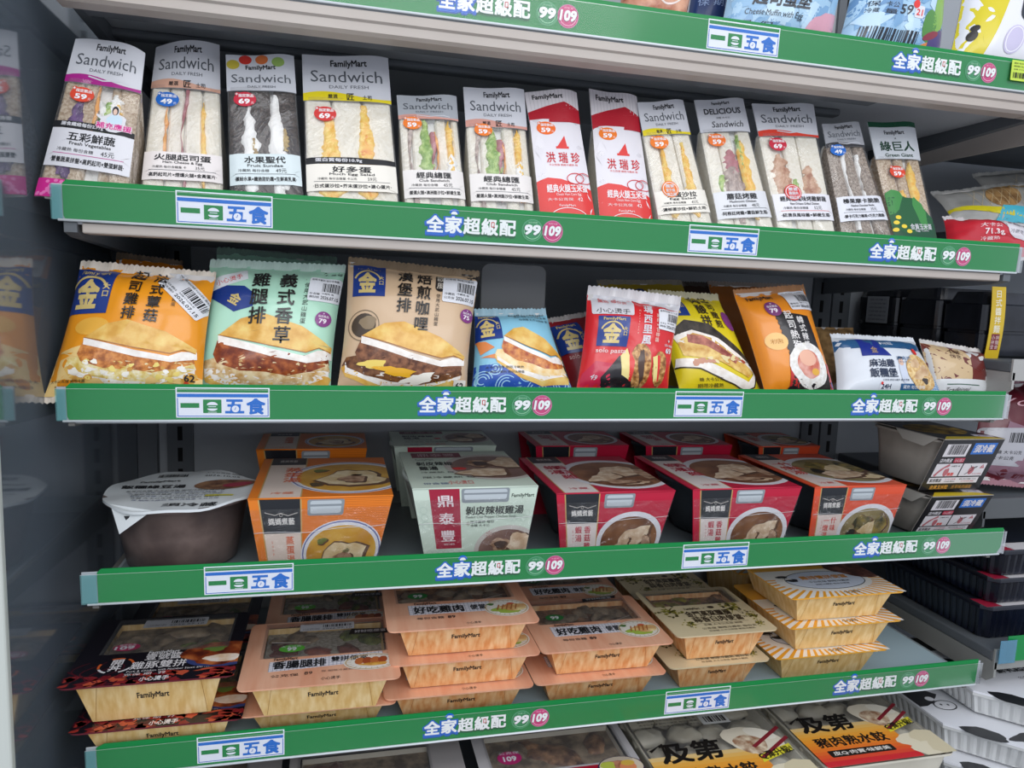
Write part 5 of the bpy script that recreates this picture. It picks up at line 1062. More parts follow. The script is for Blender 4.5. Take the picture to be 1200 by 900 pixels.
def bento(sp, x0, x1, y0, zt, h, label, group=BENTO_GROUP, rz=0.0, hidden=False):
    """lid from x0 to x1, front edge at y0, lid height zt, tray height h"""
    W = x1 - x0; D = sp.get('d', .15)
    t = thing('bento_box', label, 'bento box', ((x0 + x1) / 2, y0, zt - h), (0, 0, rz), group)
    lm = sp['lid'] if not isinstance(sp['lid'], str) else pp(sp['lid']); wood = sp.get('wood', WOOD)
    # folded board tray
    i0, i1, yf0, yf1 = .015, .028, .010, .022; hb = h - .0035
    lo = [[Vector((-W/2 + i1, yf1, 0)), Vector((W/2 - i1, yf1, 0)), Vector((W/2 - i1, D - yf1, 0)), Vector((-W/2 + i1, D - yf1, 0))], [Vector((-W/2 + i0, yf0, hb)), Vector((W/2 - i0, yf0, hb)), Vector((W/2 - i0, D - yf0, hb)), Vector((-W/2 + i0, D - yf0, hb))]]
    m = MB(); m.loft(lo, wood); m.add(lo[0], [(3, 2, 1, 0)], wood); m.loft([[p + Vector((0, 0, .001)) for p in lo[0]], [Vector((p.x * .995, p.y + (.0008 if p.y < D/2 else -.0008), p.z)) for p in lo[1]]], wood)
    fr = lambda u, v, off=0: Vector(((u - .5) * ((W - 2*i1) * (1-v) + (W - 2*i0) * v), yf1 + (yf0 - yf1) * v - off, hb * v))
    A = Art((W - 2*i0) / hb); dk = pp('#a87a3e') if wood is WOOD else pp('#b57440')
    for s in (1, -1): A.line([(.5 + s * .47, .03), (.5 + s * .36, .95)], .012, dk, 1)
    A.text('FamilyMart', .52, .60, .21, INKM, 2, w=.24, bold=.035); m.art(A, fr, W, hb); m.build('wooden_tray', t)
    # lid: printed card with a window, film over it
    u0, v0, u1, v1 = sp.get('win', (.12, .45, .92, .93)); r = .008; th = .0022
    X = lambda u: (u - .5) * W; Yv = lambda v: v * D
    m = MB(); ot = rloop(-W/2, W/2, 0, D, r, h); ob = rloop(-W/2 + .0006, W/2 - .0006, .0006, D - .0006, r, h - th); it = rloop(X(u0), X(u1), Yv(v0), Yv(v1), .003, h); ib = rloop(X(u0), X(u1), Yv(v0), Yv(v1), .003, h - th)
    m.loft([it, ot], lm); m.loft([ot, ob], sp.get('edge', lm)); m.loft([ob, ib], lm)
    A = Art(W / D); sp['art'](A)
    tp = lambda u, v, off=0: Vector((X(u), Yv(v), h + off)); m.art(A, tp, W, D); lidp = m.build('printed_lid', t)
    if not hidden:
        m = MB(); a = [Vector((X(u0) - .003, Yv(v0) - .003, h + .0011)), Vector((X(u1) + .003, Yv(v0) - .003, h + .0011)), Vector((X(u1) + .003, Yv(v1) + .003, h + .0011)), Vector((X(u0) - .003, Yv(v1) + .003, h + .0011))]
        m.add(a, [(0, 1, 2, 3)], LIDFILM)
        if 'film_art' in sp: A = Art(W / D); sp['film_art'](A); m.art(A, lambda u, v, off: tp(u, v, off + .0013), W, D)
        filmp = m.build('lid_film', t)
        if 'code' in sp:
            cu = sp['code']; A = Art(W * (cu[2] - cu[0]) / (D * (cu[3] - cu[1]))); datecode(A, 0, 0, 1, 1, 1, '2026.07.10', bg='#c4c4c8')
            m = MB(); m.art(A, lambda u, v, off: tp(cu[0] + (cu[2] - cu[0]) * u, cu[1] + (cu[3] - cu[1]) * v, off + .0016), W, D); m.build('barcode_label', filmp)
        # food seen through the window
        rr = random.Random(len(label)); zf = h - .006
        m = MB(); m.add([Vector((X(u0), Yv(v0), zf - .004)), Vector((X(u1), Yv(v0), zf - .004)), Vector((X(u1), Yv(v1), zf - .004)), Vector((X(u0), Yv(v1), zf - .004))], [(0, 1, 2, 3)], sp.get('floor', RICE)); m.build('rice_bed', t)['kind'] = 'stuff'
        for nm, mat, n, rad, box in sp.get('food', (('meat_piece', PORK, 8, .013, (0, 0, 1, 1)),)):
            for i in range(n):
                m = MB(); cx = X(u0 + (u1 - u0) * (box[0] + (box[2] - box[0]) * rr.uniform(.06, .94))); cy = Yv(v0 + (v1 - v0) * (box[1] + (box[3] - box[1]) * rr.uniform(.08, .92))); k = rr.uniform(.7, 1.2)
                e = Matrix.Rotation(rr.uniform(0, PI), 3, 'Z').to_euler()
                lx = rad * k * sp.get('long', 1.35)
                cx = min(max(cx, X(u0) + lx), X(u1) - lx); cy = min(max(cy, Yv(v0) + lx), max(Yv(v0) + lx, Yv(v1) - lx))
                m.blob((cx, cy, zf - .005), (lx, rad * k * .8, .0062), mat, i + int(W * 1e4), .22, 2.0, 12, 8, e); m.build(nm, t)
    return t
def dash(A, y, x0, x1, m, l=2): A.line([(x0, y), (x1, y)], .004, m, l)
def grid_band(A, x0, y0, x1, y1, skew=0):
    w = pp('#eceaf0'); A.poly([(x0, y0), (x1, y0 + skew), (x1, y1 + skew), (x0, y1)], w, 1.5); k = pp('#8a90a4'); n = int((x1 - x0) * 40)
    for i in range(n + 1):
        x = x0 + (x1 - x0) * i / n; s = skew * i / n; A.line([(x, y0 + s), (x, y1 + s)], .003, k, 2)
    for j in range(5): y = y0 + (y1 - y0) * (j + .5) / 5; A.line([(x0, y), (x1, y + skew)], .003, k, 2)
def chops(A, x0, y0, x1, y1):
    for d in (0, .03): A.line([(x0, y0 + d), (x1, y1 + d * .4)], .006, pp('#5a3a2c') if d else pp('#d8d2cc'), 4)
def plate(A, cx, cy, rx, ry, kind):
    A.ell(cx, cy, rx, ry, pp('#efeadf'), 4, n=32); A.ring(cx, cy, rx * .94, rx * .04, pp('#c9a86a'), 4.4, ry=ry * .92)
    for i in range(24): a = 2*PI*i/24; A.line([(cx + rx*.72/A.asp*math.cos(a), cy + ry*.72*math.sin(a)), (cx + rx*.92/A.asp*math.cos(a), cy + ry*.9*math.sin(a))], .004, pp('#b9a488'), 4.4)
    if kind == 'sausage':
        for i in range(4): A.ell(cx + (-.42 + .28*i) * rx / A.asp, cy + .12 * ry, rx*.17, ry*.42, pp('#a8502c') if i % 2 else pp('#c4703c'), 5 + .2*i, rot=-15, n=14)
        A.ell(cx + .1 * rx / A.asp, cy - .35 * ry, rx * .5, ry * .2, noisy('#c9862e', '#e9b95c', 90, .4, 0, 4), 6, n=16, wob=.2)
    else:
        A.ell(cx, cy - .25 * ry, rx * .66, ry * .42, pp('#a9c04c'), 5, n=20, wob=.2); A.ell(cx + .05, cy, rx * .62, ry * .42, noisy('#c98a4a', '#f3dca0', 70, .4, 0, 4), 5.5, n=18, wob=.15)
        for i in range(5): A.line([(cx + (-.45 + .2*i) * rx/A.asp, cy - .25*ry), (cx + (-.28 + .2*i) * rx/A.asp, cy + .35*ry)], .012, pp('#b06a34'), 6)
        A.ell(cx - .1, cy + .45 * ry, rx * .16, ry * .14, pp('#4f7a34'), 6, n=12, wob=.3); A.ell(cx + .25*rx/A.asp, cy + .42 * ry, rx * .18, ry * .12, pp('#d8643c'), 6, n=12)
def flames(A):
    r = random.Random(4)
    for i in range(60):
        x = r.uniform(0, 1); y = r.uniform(.0, .13) ; A.ell(x, y, r.uniform(.02, .07), r.uniform(.012, .035), pp(r.choice(('#7a1c24', '#a8342a', '#c9573a', '#4a1220', '#8a2428'))), .6 + r.choice((0, .2, .4)), rot=r.uniform(-30, 30), n=10, wob=.4, seed=i)
    for k in range(5):
        x0 = .02 + k * .06; A.line([(x0 + .06 * math.sin(i * .7 + k), .04 + i * .035) for i in range(9)], .006, pp('#6a1c28'), 1.2)
def a_kai(A):
    flames(A); w = pp('#f0ecec')
    A.text('FamilyMart', .52, .40, .075, w, 3, w=.19, bold=.03); A.text('壹號醬', .53, .345, .095, w, 3, w=.22, bold=.015); A.text('雞豚雙拼', .52, .235, .11, w, 3, w=.33, bold=.015)
    A.column('開丼', .265, .34, .085, w, 3, bold=.03, step=.95)
    for a0, c in ((70, '#e0662c'), (160, '#e0662c'), (200, '#e8e4e4'), (290, '#e8e4e4'), (10, '#e0662c')): A.ring(.265, .255, .115, .016, pp(c), 3, ry=.105, a0=a0, a1=a0 + 45, n=8)
    A.text('Pork & Chicken with Number Sauce and Rice', .60, .155, .035, w, 3, w=.5); A.tiny(.34, .115, .5, .035, w, 3); A.text('99', .56, .115, .05, w, 3); A.text('小心燙手', .53, .045, .06, w, 3, w=.17, bold=.03)
    A.ell(.90, .26, .24, .12, pp('#3a4478'), 3, n=28); A.ell(.88, .34, .25, .17, noisy('#5a1f14', '#c4703c', 60, .35, 0, 5, coat=.4, h3='#94421f'), 3.5, n=26, wob=.15); A.ell(.90, .26, .12, .055, noisy('#e9c6a0', '#fbeee0', 60, .4, 0, 4), 4.2, n=14, wob=.2); A.ell(.84, .40, .07, .04, pp('#6f8a3c'), 4.2, n=12, wob=.4)
def f_kai(A):
    A.ell(.27, .50, .09, .055, pp('#b0345c'), 4, n=22); A.text('指定飲品', .27, .53, .035, LABELF, 5, w=.1); A.text('109', .26, .49, .065, LABELF, 5, w=.12, bold=.05)
def a_sausage(A):
    grid_band(A, .17, .22, .90, .36, .05); A.text('FamilyMart', .27, .385, .055, INKM, 4, w=.15, bold=.02); A.text('香腸腿排', .36, .305, .115, INKM, 4, w=.34, bold=.045); A.text('雙拼便當', .68, .335, .075, INKM, 4, w=.24, bold=.03)
    A.tiny(.19, .155, .36, .04, INKM, 3); A.text('89', .42, .165, .06, INKM, 3); A.tiny(.5, .175, .7, .03, pp('#8a6a5c'), 3); A.text('小心燙手', .56, .075, .045, INKM, 3, w=.12); plate(A, .82, .26, .20, .12, 'sausage')
def f_sausage(A):
    A.ell(.30, .53, .095, .058, pp('#5aa83c'), 4, n=22); A.text('99', .30, .52, .07, LABELF, 5, bold=.05); A.tiny(.23, .56, .36, .03, LABELF, 5); chops(A, .16, .64, .42, .61)
    A.poly([(.68, .70), (.96, .68), (.98, .76), (.70, .79)], pp('#2a2320'), 4); A.text('好好吃便當', .83, .735, .05, LABELF, 5, w=.22)
def a_chicken(A):
    grid_band(A, .16, .26, .72, .44, .0); A.text('FamilyMart', .28, .455, .055, INKM, 4, w=.15, bold=.02); A.text('好吃雞肉', .36, .34, .135, INKM, 4, w=.34, bold=.045); A.text('便當', .63, .34, .10, INKM, 4, w=.11, bold=.03)
    A.tiny(.2, .19, .38, .045, INKM, 3); A.text('89', .43, .19, .065, INKM, 3, bold=.02); A.text('小心燙手', .56, .06, .04, INKM, 3, w=.1); plate(A, .82, .29, .19, .16, 'chicken'); chops(A, .62, .44, .84, .56)
def f_chicken(A):
    A.ell(.15 + .09, .60, .085, .06, pp('#2f7a3c'), 4, n=22); A.text('99', .24, .595, .08, LABELF, 5, bold=.05); A.poly([(.55, .88), (.84, .93), (.86, .99), (.56, .95)], pp('#1d1a1a'), 4); A.text('好好吃便當', .70, .94, .045, LABELF, 5, w=.22, rot=4)
def sorghum(A, cx, cy, s, seed):
    r = random.Random(seed); g = [pp('#6f6a24'), pp('#8f8a2e'), pp('#4a4420'), pp('#a89a3c')]
    for i in range(34): A.ell(cx + r.gauss(0, s * .5), cy + r.gauss(0, s * .55), s * .20, s * .13, r.choice(g), 2 + r.choice((0, .3, .6)), n=8, rot=r.uniform(0, 180))
    for i in range(6): a = r.uniform(0, 6.28); A.poly([(cx, cy), (cx + .3*s*math.cos(a + .3), cy + .5*s*math.sin(a + .3)), (cx + 1.0*s*math.cos(a), cy + 1.5*s*math.sin(a))], r.choice(g), 1.8)
def a_gold(A):
    k = pp('#3a2a1c'); sorghum(A, .15, .50, .10, 2); sorghum(A, .80, .50, .11, 3); sorghum(A, .92, .33, .07, 5); sorghum(A, .24, .22, .06, 7); sorghum(A, .90, .16, .05, 8)
    A.text('FamilyMart', .40, .525, .06, k, 3, w=.16, bold=.02); A.text('×', .52, .525, .05, k, 3); A.ell(.60, .54, .035, .025, k, 3); A.text('金門高粱臘腸', .51, .42, .12, k, 3, w=.46, bold=.03); A.text('蒜香白肉便當', .55, .30, .12, k, 3, w=.50, bold=.03)
    dash(A, .22, .3, .82, k); A.tiny(.35, .19, .74, .035, k, 3); A.tiny(.3, .12, .84, .04, k, 3, 2); A.tiny(.34, .07, .8, .03, k, 3, 3); A.text('99', .83, .30, .05, k, 3)
def a_rays(A):
    w = pp('#f4efe6'); y = pp('#f2a62a')
    A.rect(.0, .0, 1, .62, w, .4)
    for i in range(26):
        a = math.radians(180 + 7 * i); A.poly([(.5, .42), (.5 + 1.3 * math.cos(a) / 1.2, .42 + 1.0 * math.sin(a)), (.5 + 1.3 * math.cos(a + .055) / 1.2, .42 + 1.0 * math.sin(a + .055))], y, .8) if i % 1 == 0 else None
    A.ell(.48, .34, .50, .24, w, 1.2, n=40); A.ell(.50, .36, .42, .21, pp('#22242c'), 1.6, n=40); A.ell(.50, .36, .41, .20, pp('#d4dbe8'), 2, n=40)
    A.text('雞排雙拼便當', .52, .42, .085, pp('#d98a1c'), 3, w=.42, bold=.04); A.tiny(.33, .32, .7, .04, INKM, 3); A.tiny(.36, .26, .66, .03, INKM, 3, 2); A.text('小心燙手', .56, .07, .06, INKM, 3, w=.14)
    for u, v in ((.17, .46), (.22, .38)): A.ell(u, v, .06, .035, INKM, 3, n=14, wob=.2)
    A.text('嘉義', .18, .42, .06, w, 4)
    A.ell(.92, .62, .30, .26, noisy('#3a1a14', '#8a5a4a', 70, .4, 0, 5, coat=.4, h3='#5f3428'), 2.5, n=24, wob=.12); A.rect(.16, .78, .34, .92, pp('#7a2a44'), 3); A.text('109', .25, .85, .07, pp('#d8a8b8'), 4)
KAI = dict(lid='#17131c', edge=pp('#6e2230'), art=a_kai, film_art=f_kai, win=(.14, .43, .90, .95), code=(.30, .80, .72, .93), d=.165, food=(('meat_piece', PALE, 9, .016, (0, 0, 1, 1)), ('cabbage_piece', GREENS, 3, .013, (.6, 0, 1, .6))), floor=PALE)
SAU = dict(lid=LIDW, art=a_sausage, film_art=f_sausage, win=(.12, .42, .93, .95), code=(.34, .80, .72, .92), d=.165, food=(('sausage', SAUS, 5, .015, (0, 0, .9, .5)), ('potato_piece', PALE, 5, .013, (0, .45, 1, 1)), ('cabbage_piece', GREENS, 4, .012, (.6, .3, 1, 1))))
CHI = dict(lid=LIDW, wood=WOOD_O, art=a_chicken, film_art=f_chicken, win=(.10, .50, .90, .96), d=.155, food=(('chicken_piece', PALE, 11, .013, (0, 0, 1, 1)),), floor=PORK)
GLD = dict(lid='#dccba4', art=a_gold, win=(.06, .62, .94, .96), d=.15, wood=WOOD_O, food=(('meat_piece', PORK, 6, .013, (.1, 0, 1, 1)), ('vegetable_piece', noisy('#6a6420', '#a89a3c', 60, .4, .3, 4), 6, .014, (0, 0, .8, 1))), floor=PORK)
RAY = dict(lid='#f1b13a', art=a_rays, win=(.30, .70, .70, .95), d=.155, food=(('meat_piece', PORK, 6, .012, (0, 0, 1, 1)),), floor=PORK)
ZD = DECK[5] + .0018
def stack(sp, x0, x1, y0, z, labels, jit=(0, 0, 0, 0), rz=(0, 0, 0, 0)):
    """labels from top to bottom; z = lid heights from top to bottom"""
    for i, lb in enumerate(labels):
        lo = z[i + 1] + .0016 if i + 1 < len(z) else ZD
        bento(sp, x0 + jit[i], x1 + jit[i], y0[i] if isinstance(y0, tuple) else y0 + .003 * i, z[i], z[i] - lo, lb, rz=rz[i])
stack(KAI, -.2885, -.110, (-.010, -.006), (-.4365, -.4915), ('dark red bento with flame print, upper of the stack by the glass end', 'lower dark red flame bento, under its twin by the glass end'), (0, .008, 0, 0))
stack(SAU, -.107, .076, (-.018, .008), (-.4515, -.4985), ('pink lidded sausage bento box on top, second stack from the left', 'pink lidded sausage bento box underneath, mostly hidden by the rail'), (0, -.002, 0, 0))
stack(CHI, .0605, .250, .004, (-.4050, -.4500, -.4945), ('topmost salmon lidded chicken bento of the stack of three', 'middle salmon lidded chicken bento of the stack of three', 'bottom salmon lidded chicken bento of the stack of three'), (0, .004, -.002, 0))
stack(CHI, .256, .440, .012, (-.4520, -.4960), ('upper salmon lidded chicken bento of the stack of two', 'lower salmon lidded chicken bento of the stack of two'), (0, -.006, 0, 0))
stack(GLD, .446, .600, .018, (-.4480, -.4940), ('upper cream lidded bento with sorghum drawings', 'lower cream lidded bento with sorghum drawings, behind the rail'), (0, -.006, 0, 0))
stack(RAY, .612, .800, .014, (-.4030, -.4480, -.4930), ('topmost yellow ray lidded bento of three at the right end', 'middle yellow ray lidded bento of three at the right end', 'bottom yellow ray lidded bento of three at the right end'), (0, .004, -.012, 0))
# second rank, in the shade behind
for sp, x0, x1, y0, z, lb in ((KAI, -.285, -.110, .175, -.4875, 'dark red flame bento in the shade behind the dark red stack'), (SAU, -.098, .080, .182, -.4875, 'sausage bento in the shade behind the pink sausage stack'),
                              (CHI, .088, .262, .185, -.4700, 'chicken bento in the shade behind the stack of three'), (CHI, .275, .445, .185, -.4700, 'chicken bento in the shade behind the stack of two'), (GLD, .460, .605, .190, -.470, 'cream bento in the shade behind the sorghum stack'), (RAY, .640, .800, .195, -.44, 'yellow ray bento in the shade behind the stack of three yellow')):
    bento(sp, x0, x1, y0, z, z - ZD, lb)
# ================================================================ rice burger packs, divider, bag
def a_rice(A):
    w = pp('#e9ecf2'); b = pp('#2c5d8a'); k = pp('#22304a')
    A.rect(0, .74, 1, .92, b, 1); A.rect(.20, .60, .42, .92, pp('#1c2f8a'), 1.6); A.poly([(.22, .60), (.50, .60), (.44, .74), (.20, .74)], pp('#1c2f8a'), 1.7); A.text('金', .33, .70, .12, pp('#c9a86a'), 3); A.text('●今夜限定', .50, .83, .07, w, 3, w=.14)
    A.text('麻油雞', .38, .48, .13, k, 3, w=.26, bold=.03); A.text('飯糰堡', .38, .33, .15, k, 3, w=.27, bold=.03); A.tiny(.36, .22, .62, .03, k, 3); A.text('清爽感', .62, .56, .07, b, 3, w=.16); A.tiny(.56, .50, .72, .04, b, 3)
    A.rect(.34, .10, .44, .18, w, 2); A.text('24H', .40, .135, .08, k, 3, w=.09, bold=.04); A.ell(.355, .175, .02, .02, REDM, 4, n=10); A.rect(.54, .08, .80, .17, b, 2); A.tiny(.56, .125, .78, .05, w, 3)
    A.ell(.58, .34, .06, .16, pp('#cfd6e4'), 2.2, n=18); A.ell(.58, .50, .04, .06, pp('#e0b8a0'), 2.6, n=14); A.ell(.58, .55, .045, .04, pp('#2a2420'), 2.8, n=12, a0=0, a1=180)
    A.rect(.80, .0, 1, .30, pp('#5f96c9'), 2)
    for i in range(9): A.rect(.80 + .022*i, .0, .804 + .022*i, .30, pp('#d6e2ee'), 2.3); A.rect(.80, .034*i, 1, .034*i + .006, pp('#d6e2ee'), 2.3)
    A.ell(.78, .36, .26, .29, noisy('#c9964e', '#f0d49a', 240, .4, 0, 5, coat=.3), 3, n=26, wob=.06)
    for du, dv, r in ((-.05, .12, .10), (.04, .02, .12), (-.04, -.06, .10)): A.ell(.78 + du, .36 + dv, r, r * .7, noisy('#b98a5c', '#e9cda4', 60, .35, 0, 4, coat=.3), 3.6, n=16, wob=.2, rot=30)
    A.ell(.80, .22, .06, .05, pp('#3a2a22'), 4, n=12, wob=.3); A.ell(.80, .70, .05, .06, REDM, 4, n=16)
def a_rice_back(A):
    A.poly([(0, .30), (0, 1), (.55, 1), (.62, .75), (.60, .30)], pp('#d2b58a'), 1); A.rect(0, .30, 1, 1, pp('#6e2c26'), .6); A.rect(0, 0, 1, .30, pp('#dfe0e0'), 1.4); A.tiny(.3, .86, .5, .10, pp('#4a2c20'), 3); A.tiny(.3, .76, .48, .10, pp('#4a2c20'), 3, 2)
    A.line([(.2, .20), (.75, .18)], .02, pp('#4a6a5a'), 2); A.text('Traditional', .4, .10, .11, pp('#4a4a44'), 3, w=.4, shear=.2)
pouch('food_pouch', dict(label='white and blue rice burger pack with rice cake photo lying right of hot dog roll', q=[(974, 392), (1072, 397), (1102, 457), (980, 457)], y0=.034, lean=.55, thick=.024, base='#dfe4ea', art=a_rice, sealc='#e6eaee', roll=-6, seal=.05))
pouch('food_pouch', dict(label='beige, dark red and white pack lying behind the white rice burger pack', q=[(1078, 398), (1155, 411), (1157, 456), (1090, 458)], y0=.070, lean=.34, thick=.018, base='#d8d6d4', art=a_rice_back, sealc='#cfcac4', seal=.05, roll=-3))
pouch('food_pouch', dict(label='brown bread pack showing its top edge behind the white rice burger pack', q=[(955, 380), (1000, 381), (1006, 420), (960, 420)], y0=.190, lean=.5, thick=.022, base=noisy('#7a5a38', '#c9a06a', 60, .5, 0, 4), sealc='#8a7a66', roll=0, noseal=('top_seal',)))
a = at(562, 375, Y=.13); b_ = at(641, 312, Y=.13)
t = thing('divider_plate', 'grey rounded acrylic divider standing behind the light blue wave pouch', 'divider', (a.x, .13, DECK[3] + .001))
m = MB(); m.rbox(0, b_.x - a.x, 0, .004, 0, b_.z - DECK[3], .012, paint('#6b6c6c', .35), 'y', 5); m.build('upright_panel', t)
m = MB(); m.rbox(.004, b_.x - a.x - .004, .004, .05, 0, .002, .001, paint('#6b6c6c', .35), 'z'); m.build('foot_plate', t)
def a_tuna(A):
    A.poly([(.40, 1), (.62, .55), (.70, .3), (1, .25), (1, 1)], pp('#d9d4d8'), 1); A.tiny(.62, .7, .98, .09, pp('#6a6a74'), 2); A.tiny(.66, .5, .98, .09, pp('#6a6a74'), 2, 2); A.text('71.3g', .46, .42, .20, pp('#f0dcdc'), 3, w=.22, bold=.03); A.tiny(.30, .60, .55, .10, pp('#f0dcdc'), 2); A.tiny(.30, .25, .5, .10, pp('#f0dcdc'), 2, 3)
pouch('snack_bag', dict(label='red and white snack bag lying flat beside the green printed sandwich', cat='snack bag', q=[(1106, 254), (1204, 262), (1212, 292), (1108, 290)], y0=.012, z0=DECK[2] + .001, lean=.75, thick=.020, base='#bf1f2e', art=a_tuna, sealc='#c9c4c4', roll=0, group='snack bags', wrinkle=.003))

# ================================================================ the top shelf at the right
def a_ice(seed, price):
    def fn(A):
        r = random.Random(seed)
        for i in range(150): A.ell(r.uniform(0, 1), r.uniform(0, 1), r.uniform(.03, .09), r.uniform(.02, .06), pp(r.choice(('#8fb8d8', '#a9cbe2', '#7aa6cc', '#bcd8ea', '#6a94be'))), 1 + r.choice((0, .2, .4)), n=8, wob=.4, seed=i, rot=r.uniform(0, 90))
        k = pp('#1d2430'); o = -.20 if seed == 1 else 0; A.text('起司蛋堡' if seed == 1 else '雙牛起司堡', .42, .44 + o, .10, k, 3, w=.50, bold=.04); A.text('Cheese Muffin with Egg' if seed == 1 else 'Double Beef Cheese Burger', .38, .355 + o, .042, k, 3, w=.5)
        A.tiny(.10, .30 + o, .22, .035, k, 3); A.tiny(.10, .26 + o, .22, .03, k, 3, 2); A.tiny(.27, .30 + o, .40, .035, k, 3, 3); A.tiny(.27, .26 + o, .40, .03, k, 3, 4); A.text(price, .48, .28 + o, .075, k, 3, bold=.02)
        if seed == 2:
            A.bars(.10, .08, .66, .17, k, 3, n=24); A.rrect(.56, .24, .66, .31, .01, LABELF, 3); A.text('21', .61, .272, .05, REDM, 4, bold=.03); A.ell(.565, .315, .02, .025, REDM, 4, n=12)
            A.ell(.76, .22, .05, .09, pp('#4f8a3c'), 3, n=16); A.ell(.88, .34, .05, .16, pp('#7fb04a'), 3, n=16, rot=-8); A.poly([(.5, .0), (.56, .06), (.86, .16), (.84, .10)], pp('#e0873c'), 3); A.ell(.88, .14, .09, .05, pp('#4a3a78'), 3.4, n=16, rot=50, wob=.3); A.ell(.80, .17, .06, .02, pp('#8a2a3c'), 3.8, n=10, rot=30)
        else: A.ell(.86, .10, .15, .10, pp('#d9a0b0'), 3, n=24, wob=.12, rot=30)
    return fn
g1 = 'pouches on the topmost shelf'
pouch('food_pouch', dict(label='light blue icy burger pouch with pink patch on the topmost shelf', q=[(872, -150), (1012, -128), (975, 40), (846, 18)], y0=.034, z0=DECK[1] + .001, lean=.25, thick=.028, base='#9fc4de', art=a_ice(1, '45'), sealc='#b9cfe0', group=g1))
pouch('food_pouch', dict(label='light blue icy burger pouch with barcode and green shapes on the topmost shelf', q=[(1020, -120), (1112, -95), (1100, 56), (984, 38)], y0=.034, z0=DECK[1] + .001, lean=.25, thick=.030, base='#9fc4de', art=a_ice(2, '59'), sealc='#b9cfe0', group=g1))
pouch('food_pouch', dict(label='dark navy pouch edge left of the light blue icy pouches on top', q=[(828, -130), (880, -120), (858, 20), (806, 12)], y0=.085, z0=DECK[1] + .001, lean=.25, thick=.016, base='#1c3566', sealc='#6a7a9a', group=g1, art=lambda A: A.tiny(.1, .3, .9, .05, pp('#8aa0c8'), 2)))
def a_saus(A):
    for i in range(4): A.ell(.14 + .24*i, .35, .14, .5, noisy('#a85a3c', '#e0a888', 50, .35, 0, 4, coat=.4), 1 + .2*i, n=20, rot=-10)
    for s in (.10, .07): A.ring(.62, .30, s * 1.3, .012, pp('#ecdcd4'), 3)
pouch('food_pouch', dict(label='clear sausage pack showing its lower edge at the middle of the topmost shelf', q=[(735, -130), (835, -115), (806, 12), (726, 2)], y0=.036, z0=DECK[1] + .001, lean=.25, thick=.024, base='#c98a6a', sealc='#d8cfca', group=g1, art=a_saus))
def a_dessert(A):
    A.poly([(0, 0), (.16, 0), (.26, .5), (.12, 1), (0, 1)], pp('#d9c81e'), 1); A.ell(.07, .24, .030, .035, INKP, 2, n=14); A.ell(.075, .29, .026, .022, INKP, 2, n=12); A.ring(.14, .06, .04, .006, INKP, 2)
    A.rrect(.36, .34, .84, .70, .06, pp('#1f2733'), 2); A.text('FamilyMart', .58, .50, .09, pp('#dfe0e4'), 3, w=.34, shear=.3); A.tiny(.46, .41, .72, .03, pp('#dfe0e4'), 3)
    for i in range(5): A.ring(.82, .14, .30, .05, pp('#e8dc4a'), 1.6 + .01*i, a0=20 + 64*i, a1=48 + 64*i, n=8)
    A.ell(.82, .14, .22, .19, pp('#e9eaf2'), 2, n=28); A.text('DESSERT', .82, .16, .08, pp('#6a6a8a'), 3, w=.34); A.ell(.36, .22, .07, .09, pp('#c9c2dc'), 2, n=18); A.ring(.36, .22, .06, .006, pp('#f0eef6'), 2.5, ry=.08); A.ell(.42, .03, .13, .07, pp('#efe6bc'), 2, n=18)
pouch('dessert_pack', dict(label='yellow and white dessert pack with dark label at the right end on top', cat='dessert pack', q=[(1138, -80), (1270, -55), (1256, 80), (1112, 60)], y0=.034, z0=DECK[1] + .001, lean=.25, thick=.034, base='#e6e6ea', art=a_dessert, sealc='#e0d24a', group=g1))
p = at(1194, 85, Y=-.004)
m = MB(); A = Art(.8); A.tiny(.1, .85, .9, .08, INKM, 2); A.tiny(.1, .7, .9, .09, INKM, 2, 2); A.tiny(.1, .55, .8, .08, INKM, 2, 3); A.bars(.1, .12, .95, .40, INKM, 2, n=14)
m.rbox(p.x - .012, p.x + .020, -.0036, -.0030, RT[1] - .0285, RT[1] - .003, .001, paint('#c3dc50', .5), 'y'); m.art(A, flat(p.x - .012, RT[1] - .0285, .032, .0255, -.0037), .032, .0255)
tag(m.build('price_tag', loc=(0, 0, ZC)), 'yellow green price tag with barcode at the right end of the topmost rail', 'price tag')

# ================================================================ the neighbouring cabinet bay at the right
NX0, NX1 = .957, 1.85
def nshelf(z, label, lip=STEEL, rail=False, th=.016, yf=.0, NX0=NX0):
    t = thing('shelf', label, 'shelf', (NX0, yf, z))
    m = MB(); m.rbox(0, NX1 - NX0, .004, BACK - .01 - yf, -th, 0, .003, STEEL_D, 'y'); m.build('shelf_panel', t)
    m = MB(); m.prism([(.0, -th - .024), (.012, -th - .034), (BACK - .02 - yf, -.048), (BACK - .02 - yf, -th), (.0, -th)], 'x', .001, .005, lip); m.build('bracket', t)
    m = MB(); m.rbox(0, NX1 - NX0, .0, .004, -th - .012, .004, .001, lip, 'x'); m.build('front_lip', t)
    if rail:
        m = MB(); m.rbox(.016, NX1 - NX0, -.004, -.0025, -.014, .026, .001, GREEN, 'x'); m.build('price_strip', t)
        m = MB(); m.rbox(.0, .030, -.0065, -.0055, -.015, .021, .001, clear('#9fd2e8', .14, .3, .15, tcol=.9, hcol='#7fc4e0'), 'x'); m.build('rail_cover', t)
    return t
nshelf(.300, 'top shelf of the neighbouring bay level with the topmost rail', BEIGE, yf=.05, NX0=.992)
nshelf(.128, 'upper shelf of the neighbouring bay under the waffle bread bags', paint('#23262a', .5), yf=.10)
nshelf(-.070, 'neighbouring bay shelf holding the dark noodle boxes with yellow band', paint('#a9a8a4', .5), yf=.03)
